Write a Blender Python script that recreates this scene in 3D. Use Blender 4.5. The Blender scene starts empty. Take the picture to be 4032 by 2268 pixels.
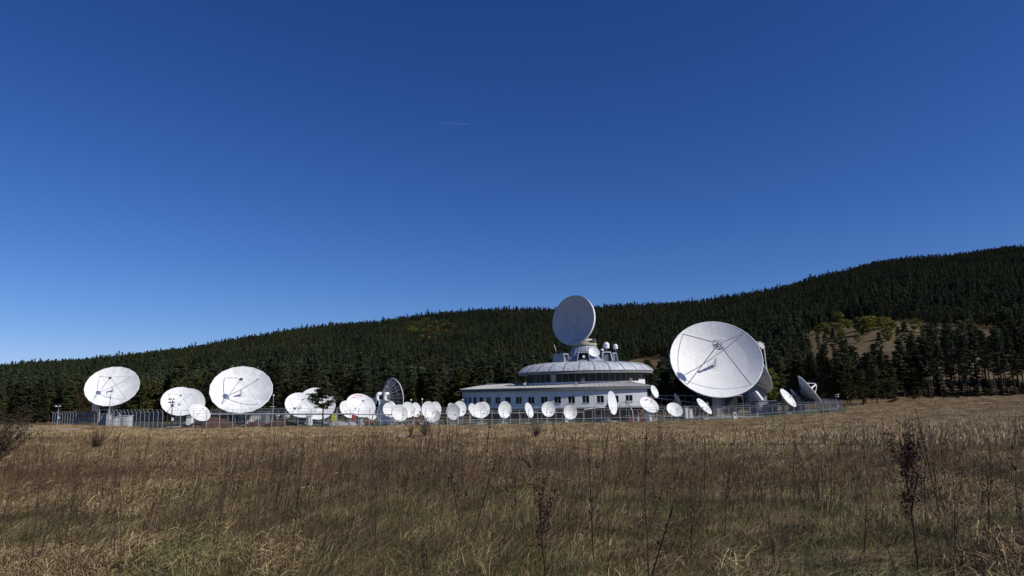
import bpy, math, random
import numpy as np
from mathutils import Vector, Matrix
random.seed(7); rng = np.random.default_rng(7)
SC = bpy.context.scene
COL = SC.collection
R_ = math.radians

# ------------------------------------------------------------------ camera, world, sun, exposure
FPX = 2830.0; PITCH = R_(9.35); ROLL = R_(1.2)
CAM = Vector((0, 0, 1.6))
Fv = Vector((0, math.cos(PITCH), math.sin(PITCH)))
U0 = Vector((0, -math.sin(PITCH), math.cos(PITCH))); R0 = Vector((1, 0, 0))
Rv = R0 * math.cos(ROLL) - U0 * math.sin(ROLL)
Uv = U0 * math.cos(ROLL) + R0 * math.sin(ROLL)
cd = bpy.data.cameras.new('camera'); cam = bpy.data.objects.new('camera', cd); COL.objects.link(cam)
cd.sensor_width = 36; cd.lens = 36 * FPX / 4032; cd.clip_start = .1; cd.clip_end = 20000
m = Matrix((Rv, Uv, -Fv)).transposed().to_4x4(); m.translation = CAM
cam.matrix_world = m; SC.camera = cam

SUN = Vector((0.70, -0.36, 0.615)).normalized()
EL = math.asin(SUN.z); AZ = math.atan2(SUN.x, SUN.y)
W = bpy.data.worlds.new('World'); SC.world = W; W.use_nodes = True
nt = W.node_tree; nt.nodes.clear()
sky = nt.nodes.new('ShaderNodeTexSky'); sky.sky_type = 'NISHITA'; sky.sun_disc = False
sky.sun_elevation = EL; sky.sun_rotation = AZ; sky.altitude = 1200; sky.air_density = 1.0; sky.dust_density = 0.2; sky.ozone_density = 3.0
bg = nt.nodes.new('ShaderNodeBackground'); bg.inputs[1].default_value = 0.105
wo = nt.nodes.new('ShaderNodeOutputWorld')
# the phone's colour response to the clear sky: one gain and one contrast per channel, the same over the whole dome
sep = nt.nodes.new('ShaderNodeSeparateColor'); cmb = nt.nodes.new('ShaderNodeCombineColor'); nt.links.new(sky.outputs[0], sep.inputs[0])
def mth(op, a, v):
    x = nt.nodes.new('ShaderNodeMath'); x.operation = op; nt.links.new(a, x.inputs[0]); x.inputs[1].default_value = v; return x.outputs[0]
for k, (ex, gn) in enumerate(((1.594, .862), (1.302, .742), (1.10, .97))):
    o_ = mth('MULTIPLY', mth('POWER', mth('MULTIPLY', sep.outputs[k], .1), ex), gn * 10); nt.links.new(o_, cmb.inputs[k])
bg.inputs[1].default_value = .1
nt.links.new(cmb.outputs[0], bg.inputs[0]); nt.links.new(bg.outputs[0], wo.inputs[0])
sl = bpy.data.lights.new('sun', 'SUN'); sl.energy = 4.0; sl.angle = R_(0.53); sl.color = (1, .955, .89)
so = bpy.data.objects.new('sun', sl); COL.objects.link(so); so.location = (80, -40, 90)
so.rotation_euler = SUN.to_track_quat('Z', 'Y').to_euler()
SC.view_settings.view_transform = 'Standard'; SC.view_settings.look = 'None'
SC.view_settings.exposure = 0.0; SC.view_settings.gamma = 1.0; SC.view_settings.use_curve_mapping = False
SC.render.engine = 'CYCLES'
try:
    SC.cycles.max_bounces = 6; SC.cycles.transparent_max_bounces = 16
except Exception: pass

# ------------------------------------------------------------------ projection helpers (photo pixel <-> world)
def ray(px, py): return Fv * FPX + Rv * (px - 2016) + Uv * (1134 - py)
def at(px, py, Y):
    d = ray(px, py); return CAM + d * (Y / d.y)
def proj(p):
    q = Vector(p) - CAM; z = q.dot(Fv)
    return (2016 + FPX * q.dot(Rv) / z, 1134 - FPX * q.dot(Uv) / z)
def smooth(t):
    t = min(1, max(0, t)); return t * t * (3 - 2 * t)
def azpx(x, y): return 2016 + 2868 * x / max(y, 1e-3)

FX = [-1500, 205, 657, 1400, 2400, 2850, 3290, 4032, 6000]
FZ = [-.2, -.4, -.9, -1.1, -2.0, -2.4, -1.7, -1.5, -1.5]
RX = [-2500, 0, 470, 783, 1096, 1565, 1878, 2176, 2348, 2818, 3131, 3506, 3757, 4032, 4700, 7000]
RY = [1470, 1436, 1398, 1356, 1298, 1248, 1212, 1213, 1205, 1177, 1119, 1025, 1002, 971, 930, 900]
FOOTX = [-1500, 0, 1200, 2400, 3000, 3300, 3700, 4032, 7000]
FOOTY = [180, 196, 205, 222, 240, 232, 244, 250, 250]
YR = 1500.0
RZ = [at(a, b, YR).z - 10.5 for a, b in zip(RX, RY)]
RZ[0] = RZ[1] * .9; RZ[-1] = RZ[-2] * 1.02
def G(x, y):
    if y < 1: return 0.05 * math.sin(x * .9) * math.sin(y * .7)
    px = float(np.clip(azpx(x, y), -2400, 6900))
    zf = float(np.interp(px, FX, FZ))
    z = zf * smooth((y - 6) / 112)
    z += .05 * math.sin(x * .8 + 1) * math.sin(y * .6) + .05 * math.sin(x * .31 + y * .23)
    z += smooth((y - 178) / 70) * float(np.interp(px, [2700, 3300, 4100], [.7, 2.6, 3.2]))
    foot = float(np.interp(px, FOOTX, FOOTY))
    if y > foot:
        zr = float(np.interp(px, RX, RZ))
        u = (y - foot) / (YR - foot)
        if u <= 1:
            ex = float(np.interp(px, [0, 1500, 2500, 3000, 3500], [1.35, 1.5, 1.45, 1.25, 1.12]))
            z += (zr - z) * (u ** ex) + 3.5 * math.sin(x * .021 + y * .013) * math.sin(y * .017 + 1) * min(1, u * 5) * (1 - u)
        else:
            z = zr * (1 - .35 * smooth((y - YR) / 900))
    return z
def gp(px, Y, dz=0):
    x = (px - 2016) / 2868 * Y
    for _ in range(6):
        p = Vector((x, Y, G(x, Y) + dz)); q = proj(p); x += (px - q[0]) * Y / FPX
    return Vector((x, Y, G(x, Y) + dz))

# ------------------------------------------------------------------ materials
def mat(name, col, rough=.6, metal=0.0, var=.0, scale=3.0, col2=None, bump=0.0, spec=.3, objrand=0, alpha=None, wnoise=None):
    m = bpy.data.materials.new(name); m.use_nodes = True
    n = m.node_tree; b = n.nodes['Principled BSDF']
    b.inputs['Roughness'].default_value = rough; b.inputs['Metallic'].default_value = metal
    b.inputs['Specular IOR Level'].default_value = spec
    c4 = (*col, 1)
    b.inputs['Base Color'].default_value = c4
    if var or col2:
        tc = n.nodes.new('ShaderNodeTexCoord'); geo = n.nodes.new('ShaderNodeNewGeometry')
        nz = n.nodes.new('ShaderNodeTexNoise'); nz.inputs['Scale'].default_value = scale; nz.inputs['Detail'].default_value = 5
        n.links.new(geo.outputs['Position'] if wnoise else tc.outputs['Object'], nz.inputs['Vector'])
        c2 = col2 or tuple(max(0, c * (1 - var)) for c in col)
        cr = n.nodes.new('ShaderNodeValToRGB'); cr.color_ramp.elements[0].position = .35; cr.color_ramp.elements[1].position = .65
        cr.color_ramp.elements[0].color = (*c2, 1); cr.color_ramp.elements[1].color = c4
        n.links.new(nz.outputs['Fac'], cr.inputs[0]); out = cr.outputs[0]
        if objrand:
            oi = n.nodes.new('ShaderNodeObjectInfo'); mr = n.nodes.new('ShaderNodeMapRange')
            mr.inputs[3].default_value = 1 - objrand; mr.inputs[4].default_value = 1 + objrand
            n.links.new(oi.outputs['Random'], mr.inputs[0])
            mx = n.nodes.new('ShaderNodeVectorMath'); mx.operation = 'SCALE'
            n.links.new(out, mx.inputs[0]); n.links.new(mr.outputs[0], mx.inputs['Scale']); out = mx.outputs[0]
        n.links.new(out, b.inputs['Base Color'])
        if bump:
            bp = n.nodes.new('ShaderNodeBump'); bp.inputs['Strength'].default_value = bump
            n.links.new(nz.outputs['Fac'], bp.inputs['Height']); n.links.new(bp.outputs[0], b.inputs['Normal'])
    if alpha is not None: b.inputs['Alpha'].default_value = alpha
    return m

M = {}
M['white'] = mat('white_paint', (.82, .82, .80), .45, var=.13, scale=.8, objrand=.05)
M['white_clean'] = mat('white_gloss_paint', (.80, .81, .82), .35, var=.04, scale=1.0)
M['offwhite'] = mat('weathered_white_paint', (.84, .83, .80), .55, var=.07, scale=.5)
M['dark_mesh'] = mat('dark_perforated_sheet', (.07, .08, .10), .5, .3, var=.4, scale=1.5)
M['dish_shade_grey'] = mat('shade_greyed_white_paint', (.50, .51, .53), .5, var=.12, scale=.4)  # white paint greyed, putting the shade of turned-away dishes into the colour
M['strut'] = mat('strut_paint', (.42, .43, .46), .5)
M['strut_dark'] = mat('dark_strut_paint', (.10, .10, .13), .5)
M['galv'] = mat('galvanised_steel', (.30, .31, .32), .5, .35, var=.3, scale=2)
M['galv_light'] = mat('pale_galvanised_steel', (.48, .49, .50), .5, .2, var=.2, scale=2)
M['dark'] = mat('dark_metal', (.03, .032, .036), .55)
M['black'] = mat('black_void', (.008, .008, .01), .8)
M['wall'] = mat('white_render', (.78, .78, .77), .8, var=.12, scale=.5, bump=.05)
M['wall_grey'] = mat('grey_render', (.36, .37, .39), .8, var=.2, scale=.7)
M['brick'] = mat('red_brick', (.20, .075, .05), .85, var=.4, scale=3, bump=.1)
M['roof_low'] = mat('grey_sheet_roof', (.52, .51, .475), .7, var=.2, scale=.8)
M['roof_rib'] = mat('dark_roof_seam', (.12, .12, .12), .7)
M['roof_up'] = mat('zinc_sheet_roof', (.58, .61, .66), .5, .1, col2=(.42, .43, .45), scale=1.1)
M['zinc_shaded'] = mat('shade_darkened_blue_zinc', (.34, .39, .46), .5, .15, col2=(.22, .25, .30), scale=1.3)  # mottled blue zinc, with shade darkened into the cupola and dormer colour
M['fascia'] = mat('grey_fascia', (.22, .22, .215), .75, var=.35, scale=1.5)
M['glass'] = mat('dark_window_glass', (.008, .009, .011), .12, spec=.2)
M['glass_brown'] = mat('brown_window_glass', (.03, .02, .014), .15, spec=.2)
M['frame'] = mat('window_frame_paint', (.55, .55, .55), .5)
M['mullion'] = mat('grey_mullion', (.17, .18, .18), .5)
M['curtain'] = mat('pale_curtain', (.38, .37, .40), .8)
M['cream'] = mat('cream_platform_paint', (.52, .45, .33), .7, var=.3, scale=2)
M['yellow'] = mat('yellow_sign_paint', (.75, .68, .10), .5, var=.1, scale=4)
M['red'] = mat('red_paint', (.55, .05, .03), .5, var=.2, scale=3)
M['redlogo'] = mat('red_print', (.62, .08, .06), .5)
M['bluelogo'] = mat('blue_print', (.10, .12, .35), .5)
M['blueblack'] = mat('dark_blue_panel', (.02, .03, .05), .5, var=.2, scale=2)
M['concrete'] = mat('concrete', (.33, .32, .30), .9, var=.3, scale=2, bump=.2)
M['soil'] = mat('brown_soil', (.10, .055, .035), .95, col2=(.05, .03, .02), scale=1.5, bump=.6)
M['bark'] = mat('pine_bark', (.10, .065, .045), .9, var=.5, scale=4, objrand=.25)
M['bark_dark'] = mat('dark_pine_bark', (.035, .028, .024), .9, var=.4, scale=4)
M['mesh'] = mat('chain_link', (.28, .29, .30), .6, alpha=.05)
M['mesh_dense'] = mat('dense_chain_link', (.30, .31, .32), .6, alpha=.33)
M['wood'] = mat('yellow_timber', (.50, .36, .16), .7, var=.3, scale=3)
M['gravel'] = mat('pale_gravel', (.45, .42, .38), .95, var=.3, scale=3)

def foliage(name, c1, c2, rnd=.3, sc=.5):
    m = mat(name, c1, .7, col2=c2, scale=sc, objrand=rnd, spec=.15)
    # stands of slightly different age and species: the colour drifts over tens of metres
    n = m.node_tree; b = n.nodes['Principled BSDF']; src = b.inputs['Base Color'].links[0].from_socket
    oi = n.nodes.new('ShaderNodeObjectInfo'); nz = n.nodes.new('ShaderNodeTexNoise'); nz.inputs['Scale'].default_value = .016; nz.inputs['Detail'].default_value = 4
    n.links.new(oi.outputs['Location'], nz.inputs['Vector'])
    cr = n.nodes.new('ShaderNodeValToRGB'); e = cr.color_ramp.elements
    e[0].position = .34; e[0].color = (.62, .66, .72, 1); e[1].position = .66; e[1].color = (1.4, 1.28, .95, 1)
    n.links.new(nz.outputs['Fac'], cr.inputs[0])
    vm = n.nodes.new('ShaderNodeVectorMath'); vm.operation = 'MULTIPLY'; n.links.new(src, vm.inputs[0]); n.links.new(cr.outputs[0], vm.inputs[1])
    n.links.new(vm.outputs[0], b.inputs['Base Color'])
    return m
M['pine'] = foliage('pine_needles', (.058, .068, .030), (.022, .030, .016), .4)
M['pine_olive'] = foliage('olive_pine_needles', (.080, .078, .026), (.034, .040, .016), .3)
M['pine_far'] = foliage('spruce_needles', (.068, .088, .046), (.032, .046, .028), .4)
M['decid'] = foliage('yellow_green_leaves', (.17, .165, .03), (.09, .105, .025), .3)
M['autumn'] = foliage('rust_leaves', (.115, .040, .018), (.06, .024, .014), .3)
M['bushleaf'] = foliage('bramble_leaves', (.12, .095, .05), (.035, .028, .018), .3, 6)
M['twig'] = mat('brown_twig', (.055, .035, .026), .9, var=.4, scale=8)
M['seed'] = mat('dark_red_seed_head', (.075, .032, .022), .8, var=.5, scale=30)
M['stalk'] = mat('dry_brown_stalk', (.09, .058, .036), .9, var=.5, scale=5, objrand=.3)

def grassmat(name, tan, green, lo=.50, hi=.66):
    """dry blades whose colour drifts to green in patches fixed on the field"""
    m = bpy.data.materials.new(name); m.use_nodes = True; n = m.node_tree; b = n.nodes['Principled BSDF']
    b.inputs['Roughness'].default_value = .75; b.inputs['Specular IOR Level'].default_value = .2
    geo = n.nodes.new('ShaderNodeNewGeometry'); nz = n.nodes.new('ShaderNodeTexNoise')
    nz.inputs['Scale'].default_value = .5; nz.inputs['Detail'].default_value = 8; nz.inputs['Roughness'].default_value = .65
    n.links.new(geo.outputs['Position'], nz.inputs['Vector'])
    mr = n.nodes.new('ShaderNodeMapRange'); mr.inputs[1].default_value = lo; mr.inputs[2].default_value = hi
    n.links.new(nz.outputs['Fac'], mr.inputs[0])
    # the long dry stand beyond about 14 m carries hardly any green
    sx = n.nodes.new('ShaderNodeSeparateXYZ'); n.links.new(geo.outputs['Position'], sx.inputs[0])
    mr2 = n.nodes.new('ShaderNodeMapRange'); mr2.inputs[1].default_value = 11; mr2.inputs[2].default_value = 19
    mr2.inputs[3].default_value = 1; mr2.inputs[4].default_value = .25
    n.links.new(sx.outputs[1], mr2.inputs[0])
    mu = n.nodes.new('ShaderNodeMath'); mu.operation = 'MULTIPLY'
    n.links.new(mr.outputs[0], mu.inputs[0]); n.links.new(mr2.outputs[0], mu.inputs[1])
    mx = n.nodes.new('ShaderNodeMix'); mx.data_type = 'RGBA'
    mx.inputs[6].default_value = (*tan, 1); mx.inputs[7].default_value = (*green, 1)
    n.links.new(mu.outputs[0], mx.inputs[0])
    nz2 = n.nodes.new('ShaderNodeTexNoise'); nz2.inputs['Scale'].default_value = .25; nz2.inputs['Detail'].default_value = 9; nz2.inputs['Roughness'].default_value = .75
    n.links.new(geo.outputs['Position'], nz2.inputs['Vector'])
    oi = n.nodes.new('ShaderNodeObjectInfo')
    ad = n.nodes.new('ShaderNodeMath'); ad.operation = 'MULTIPLY_ADD'; ad.inputs[1].default_value = .6
    n.links.new(oi.outputs['Random'], ad.inputs[0])
    m2 = n.nodes.new('ShaderNodeMapRange'); m2.inputs[1].default_value = .3; m2.inputs[2].default_value = .7
    m2.inputs[3].default_value = .30; m2.inputs[4].default_value = 1.15
    n.links.new(nz2.outputs['Fac'], m2.inputs[0]); n.links.new(m2.outputs[0], ad.inputs[2])
    vm = n.nodes.new('ShaderNodeVectorMath'); vm.operation = 'SCALE'
    n.links.new(mx.outputs[2], vm.inputs[0]); n.links.new(ad.outputs[0], vm.inputs['Scale'])
    n.links.new(vm.outputs[0], b.inputs['Base Color'])
    return m
M['g_straw'] = grassmat('straw_blades', (.45, .34, .185), (.17, .18, .06))
M['g_tan'] = grassmat('tan_blades', (.27, .178, .085), (.10, .115, .034))
M['g_brown'] = grassmat('brown_blades', (.145, .080, .040), (.05, .062, .02))
M['g_gold'] = grassmat('golden_far_blades', (.60, .44, .235), (.30, .27, .1))
M['g_green'] = grassmat('green_blades', (.095, .105, .032), (.065, .10, .022))

# ------------------------------------------------------------------ mesh builder
class MB:
    def __init__(s): s.v = []; s.f = []; s.mi = []; s.cur = 0
    def add(s, vs, fs):
        o = len(s.v); s.v += [tuple(v) for v in vs]; s.f += [tuple(i + o for i in f) for f in fs]; s.mi += [s.cur] * len(fs); return s
    def box(s, c, size, rz=0, mtx=None):
        hx, hy, hz = [a / 2 for a in size]; c = Vector(c)
        vs = [Vector((x, y, z)) for x in (-hx, hx) for y in (-hy, hy) for z in (-hz, hz)]
        if mtx is None: mtx = Matrix.Rotation(rz, 3, 'Z')
        return s.add([c + mtx @ v for v in vs], [(0, 1, 3, 2), (4, 6, 7, 5), (0, 4, 5, 1), (2, 3, 7, 6), (0, 2, 6, 4), (1, 5, 7, 3)])
    def tube(s, a, b, r, r2=None, n=8, cap=True):
        a = Vector(a); b = Vector(b); r2 = r if r2 is None else r2
        d = (b - a)
        if d.length < 1e-6: return s
        q = d.to_track_quat('Z', 'Y'); vs = []
        for i in range(n):
            t = 2 * math.pi * i / n; o = q @ Vector((math.cos(t), math.sin(t), 0)); vs.append(a + o * r)
        for i in range(n):
            t = 2 * math.pi * i / n; o = q @ Vector((math.cos(t), math.sin(t), 0)); vs.append(b + o * r2)
        fs = [(i, (i + 1) % n, n + (i + 1) % n, n + i) for i in range(n)]
        if cap: fs += [tuple(range(n - 1, -1, -1)), tuple(range(n, 2 * n))]
        return s.add(vs, fs)
    def path(s, pts, r, n=6):
        for a, b in zip(pts[:-1], pts[1:]): s.tube(a, b, r, n=n)
        return s
    def lathe(s, c, prof, n=24, axis=Vector((0, 0, 1)), sy=1.0):
        c = Vector(c); q = axis.to_track_quat('Z', 'Y'); vs = []
        for (r, z) in prof:
            for i in range(n):
                t = 2 * math.pi * i / n; vs.append(c + q @ Vector((r * math.cos(t), sy * r * math.sin(t), z)))
        fs = []
        for k in range(len(prof) - 1):
            for i in range(n):
                j = (i + 1) % n; fs.append((k * n + i, k * n + j, (k + 1) * n + j, (k + 1) * n + i))
        return s.add(vs, fs)
    def ball(s, c, r, n=12, sx=1, sz=1):
        pr = [(max(1e-4, r * math.sin(math.pi * k / (n // 2))), -r * sz * math.cos(math.pi * k / (n // 2))) for k in range(n // 2 + 1)]
        return s.lathe(c, pr, n)
    def slab(s, a, b, z0, z1, th):
        """upright slab between plan points a,b; th thickness away from the viewer side (left-hand normal)"""
        a = Vector((a[0], a[1], 0)); b = Vector((b[0], b[1], 0)); d = (b - a).normalized(); nn = Vector((-d.y, d.x, 0)) * th
        z0v = Vector((0, 0, z0)); z1v = Vector((0, 0, z1))
        vs = [a + z0v, b + z0v, b + nn + z0v, a + nn + z0v, a + z1v, b + z1v, b + nn + z1v, a + nn + z1v]
        return s.add(vs, [(3, 2, 1, 0), (4, 5, 6, 7), (0, 1, 5, 4), (1, 2, 6, 5), (2, 3, 7, 6), (3, 0, 4, 7)])
    def mesh(s, name, mats, off=Vector((0, 0, 0)), smooth=False):
        me = bpy.data.meshes.new(name)
        v = np.array(s.v, dtype=float).reshape(-1, 3) - np.array(off)[None]
        me.from_pydata(v.tolist(), [], s.f)
        for mm in (mats if isinstance(mats, (list, tuple)) else [mats]): me.materials.append(M[mm] if isinstance(mm, str) else mm)
        if any(s.mi): me.polygons.foreach_set('material_index', s.mi)
        if smooth:
            me.polygons.foreach_set('use_smooth', [True] * len(s.f))
            try: me.set_sharp_from_angle(angle=R_(smooth if smooth > 1 else 35))
            except Exception: pass
        me.update(); return me
    def build(s, name, mats, parent=None, smooth=False, base=None):
        off = base if base is not None else (parent['_w'] if parent is not None and '_w' in parent else (0, 0, 0))
        off = Vector(off)
        me = s.mesh(name, mats, off, smooth)
        o = bpy.data.objects.new(name, me); COL.objects.link(o)
        if parent is not None: o.parent = parent
        elif base is not None: o.location = base
        if parent is not None: o['_w'] = tuple(off)
        return o
def tag(o, label=None, cat=None, group=None, kind=None):
    if label: o['label'] = label
    if cat: o['category'] = cat
    if group: o['group'] = group
    if kind: o['kind'] = kind
    return o
def empty(name, loc, label, cat, group=None):
    o = bpy.data.objects.new(name, None); COL.objects.link(o); o.location = loc; o.empty_display_size = .3
    o['_w'] = tuple(loc); return tag(o, label, cat, group)

# ------------------------------------------------------------------ ground
def axis(lim0, lim1, n, k):
    t = np.linspace(-1, 1, n); v = np.sinh(t * k) / math.sinh(k)
    return np.where(v < 0, v * -lim0, v * lim1)
gx = axis(-2600, 2600, 241, 4.4)
gy = np.concatenate([np.linspace(-400, -10, 12), np.linspace(-6, 40, 40), np.linspace(42, 300, 110), np.linspace(308, 2700, 130)])
vs = [(float(x), float(y), G(float(x), float(y))) for y in gy for x in gx]
nx = len(gx); fs = [(j * nx + i, j * nx + i + 1, (j + 1) * nx + i + 1, (j + 1) * nx + i) for j in range(len(gy) - 1) for i in range(nx - 1)]
me = bpy.data.meshes.new('ground'); me.from_pydata(vs, [], fs); me.polygons.foreach_set('use_smooth', [True] * len(fs))
ground = bpy.data.objects.new('ground', me); COL.objects.link(ground); tag(ground, kind='structure')
gm_ = bpy.data.materials.new('field_soil'); gm_.use_nodes = True; n = gm_.node_tree; b = n.nodes['Principled BSDF']
b.inputs['Roughness'].default_value = .95; b.inputs['Specular IOR Level'].default_value = .1
geo = n.nodes.new('ShaderNodeNewGeometry')
nz = n.nodes.new('ShaderNodeTexNoise'); nz.inputs['Scale'].default_value = .35; nz.inputs['Detail'].default_value = 9; nz.inputs['Roughness'].default_value = .7
n.links.new(geo.outputs['Position'], nz.inputs['Vector'])
cr = n.nodes.new('ShaderNodeValToRGB'); e = cr.color_ramp.elements
e[0].position = .36; e[0].color = (.060, .042, .022, 1); e[1].position = .66; e[1].color = (.20, .145, .075, 1)
n.links.new(nz.outputs['Fac'], cr.inputs[0]); n.links.new(cr.outputs[0], b.inputs['Base Color'])
bp = n.nodes.new('ShaderNodeBump'); bp.inputs['Strength'].default_value = .6; bp.inputs['Distance'].default_value = .3
n.links.new(nz.outputs['Fac'], bp.inputs['Height']); n.links.new(bp.outputs[0], b.inputs['Normal'])
me.materials.append(gm_)

def sheet(name, pts, m_, dz=.02, kind='structure', **k):
    """thin ground sheet from a list of plan strips [(left,right),...] following the terrain"""
    b_ = MB(); v = []
    for (a, c) in pts:
        for t in np.linspace(0, 1, 9):
            x = a[0] + (c[0] - a[0]) * t; y = a[1] + (c[1] - a[1]) * t; v.append((x, y, G(x, y) + dz))
    f = [(j * 9 + i, j * 9 + i + 1, (j + 1) * 9 + i + 1, (j + 1) * 9 + i) for j in range(len(pts) - 1) for i in range(8)]
    b_.add(v, f); o = b_.build(name, m_); tag(o, kind=kind, **k); return o
# ------------------------------------------------------------------ fence line geometry (plan)
FP = [(600, 118.5), (657, 116), (1400, 113), (2400, 141), (3300, 185)]
def fy(px): return float(np.interp(px, [a for a, _ in FP], [1 / b for _, b in FP])) ** -1
M['lawn'] = mat('station_lawn', (.040, .062, .018), .95, col2=(.075, .075, .03), scale=.4, wnoise=1)
pts = []
for px in np.linspace(500, 3330, 40):
    y0 = fy(px) + .5; a = gp(px, y0); c = gp(px, 196 if px < 3000 else 212); pts.append(((a.x, a.y), (c.x, c.y)))
sheet('lawn', pts, 'lawn', .03)
pts = [(tuple(gp(px, 109)[:2]), tuple(gp(px, 117)[:2])) for px in np.linspace(-500, 330, 20)]
sheet('gravel_track', pts, 'gravel', .05)

# ------------------------------------------------------------------ satellite dishes
def fit(px, py, W_, H_, k, Y, back=False):
    C = at(px, py, Y); J = np.zeros((2, 3)); e_ = 1e-3; c0 = proj(C)
    for i in range(3):
        d = Vector((0, 0, 0)); d[i] = e_; p = proj(C + d); J[0, i] = (p[0] - c0[0]) / e_; J[1, i] = (p[1] - c0[1]) / e_
    Mx = np.array([[W_ * W_, W_ * k], [W_ * k, H_ * H_]]); B = J @ J.T
    lam = np.linalg.eigvals(np.linalg.inv(B) @ Mx).real.max(); Rr = math.sqrt(lam)
    w, v = np.linalg.eigh(B - Mx / lam); q = v[:, 1] * math.sqrt(max(w[1], 0))
    if q[1] > 0: q = -q
    n0 = np.linalg.pinv(J) @ q; vd = np.array((C - CAM).normalized()); t = math.sqrt(max(0, 1 - n0 @ n0))
    return C, Vector(n0 + (vd if back else -vd) * t).normalized(), Rr

class Dish:
    def __init__(s, spec, Y, label, group=None, back=False, hf=.33, mat_='white', nseg=40, petals=0, name='satellite_dish', cat='satellite dish', n=None):
        s.C, s.n, s.R = fit(*spec, Y, back)
        if n: s.n = Vector(n).normalized()
        s.h = s.R * hf; s.V = s.C - s.n * s.h
        s.e1 = Vector((0, 0, 1)).cross(s.n).normalized(); s.e2 = s.n.cross(s.e1).normalized()
        if s.e2.z < 0: s.e2 = -s.e2; s.e1 = -s.e1
        foot = s.V - Vector((s.n.x, s.n.y, 0)) * s.R * .25
        s.foot = Vector((foot.x, foot.y, G(foot.x, foot.y)))
        s.root = empty(name, s.foot, label, cat, group)
        s.mat = mat_; s.nseg = nseg; s.petals = petals
    def surf(s, r, a, lift=0):
        """r in 0..1, a angle"""
        return s.V + s.n * (s.h * r * r + lift) + (s.e1 * math.cos(a) + s.e2 * math.sin(a)) * (r * s.R)
    def loc(s, u, v, lift=0): return s.surf(math.hypot(u, v), math.atan2(v, u), lift)
    def uv(s, px, py):
        d = ray(px, py); t = (s.C - CAM).dot(s.n) / d.dot(s.n); 
        for _ in range(6):
            p = CAM + d * t; q = p - s.V; u = q.dot(s.e1) / s.R; v = q.dot(s.e2) / s.R
            tgt = s.V + s.n * (s.h * (u * u + v * v)); t = (tgt - CAM).dot(s.n) / d.dot(s.n)
        return u, v
    def sector(s, r0, r1, a0, a1, nr=3, na=2, th=.05, gap=0.0):
        b_ = MB(); v = []
        rr = np.linspace(r0, r1, nr + 1)
        for lay in (0, -th):
            for r in rr:
                g = gap / max(r * s.R, .2)
                pa = [s.surf(r, a, lay) for a in (a0 + g, a1 - g)]
                for t in np.linspace(0, 1, na + 1):
                    if s.petals and False: pass
                    if na > 1 and s.curve: v.append(s.surf(r, (a0 + g) + (a1 - a0 - 2 * g) * t, lay))
                    else: v.append(pa[0] * (1 - t) + pa[1] * t)
        L = (nr + 1) * (na + 1); w = na + 1; f = []
        for i in range(nr):
            for j in range(na):
                q = (i * w + j, i * w + j + 1, (i + 1) * w + j + 1, (i + 1) * w + j)
                f.append(q); f.append(tuple(L + t for t in reversed(q)))
        for i in range(nr):
            f.append((i * w, (i + 1) * w, L + (i + 1) * w, L + i * w)); e_ = i * w + na
            f.append((e_ + w, e_, L + e_, L + e_ + w))
        for j in range(na):
            f.append((j + 1, j, L + j, L + j + 1)); o = nr * w + j
            f.append((o, o + 1, L + o + 1, L + o))
        return b_.add(v, f)
    def reflector(s, th=.05, dark_back=None):
        s.curve = True
        if not s.petals:
            prof = [(s.R * t, s.h * t * t) for t in np.linspace(0.001, 1, 9)] + [(s.R * 1.0 + .02, s.h - th)] + [(s.R * t, s.h * t * t - th) for t in np.linspace(1, .001, 7)[1:]]
            q = MB(); v = []; N = s.nseg
            for (r, z) in prof:
                for i in range(N):
                    a = 2 * math.pi * i / N; v.append(s.V + s.n * z + (s.e1 * math.cos(a) + s.e2 * math.sin(a)) * r)
            f = [(k * N + i, k * N + (i + 1) % N, (k + 1) * N + (i + 1) % N, (k + 1) * N + i) for k in range(len(prof) - 1) for i in range(N)]
            q.add(v, f); return q.build('reflector', s.mat, s.root, smooth=40)
        s.curve = False
        N = s.petals
        for i in range(N):
            a0 = 2 * math.pi * (i + .5) / N
            s.sector(.04, 1, a0, a0 + 2 * math.pi / N, 5, 2, th, .006).build('reflector_panel', s.mat, s.root, smooth=50)
    def rings(s, cuts, th=.08, gap=.022):
        s.curve = True
        for (r0, r1, N, off) in cuts:
            for i in range(N):
                a0 = 2 * math.pi * (i + off) / N
                s.sector(r0 + .0006, r1 - .0006, a0, a0 + 2 * math.pi / N, 2, 3, th, gap).build('reflector_panel', s.mat, s.root, smooth=50)
        # backing skin closes the seams with a darker sheet just behind the panels
        prof = [(s.R * t, s.h * t * t - th - .03) for t in np.linspace(.001, .995, 9)]
        q = MB(); v = []; N = 48
        for (r, z) in prof:
            for i in range(N):
                a = 2 * math.pi * i / N; v.append(s.V + s.n * z + (s.e1 * math.cos(a) + s.e2 * math.sin(a)) * r)
        q.add(v, [(k * N + i, k * N + (i + 1) % N, (k + 1) * N + (i + 1) % N, (k + 1) * N + i) for k in range(len(prof) - 1) for i in range(N)])
        q.build('backing_skin', 'galv_light', s.root, smooth=50)
    def rim(s, w=.08, m_=None):
        q = MB(); N = s.petals or s.nseg
        for i in range(N):
            a0 = 2 * math.pi * (i + .5) / N; a1 = a0 + 2 * math.pi / N
            q.tube(s.surf(1, a0, -w), s.surf(1, a1, -w), w, n=6)
        q.build('rim', m_ or s.mat, s.root)
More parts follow.
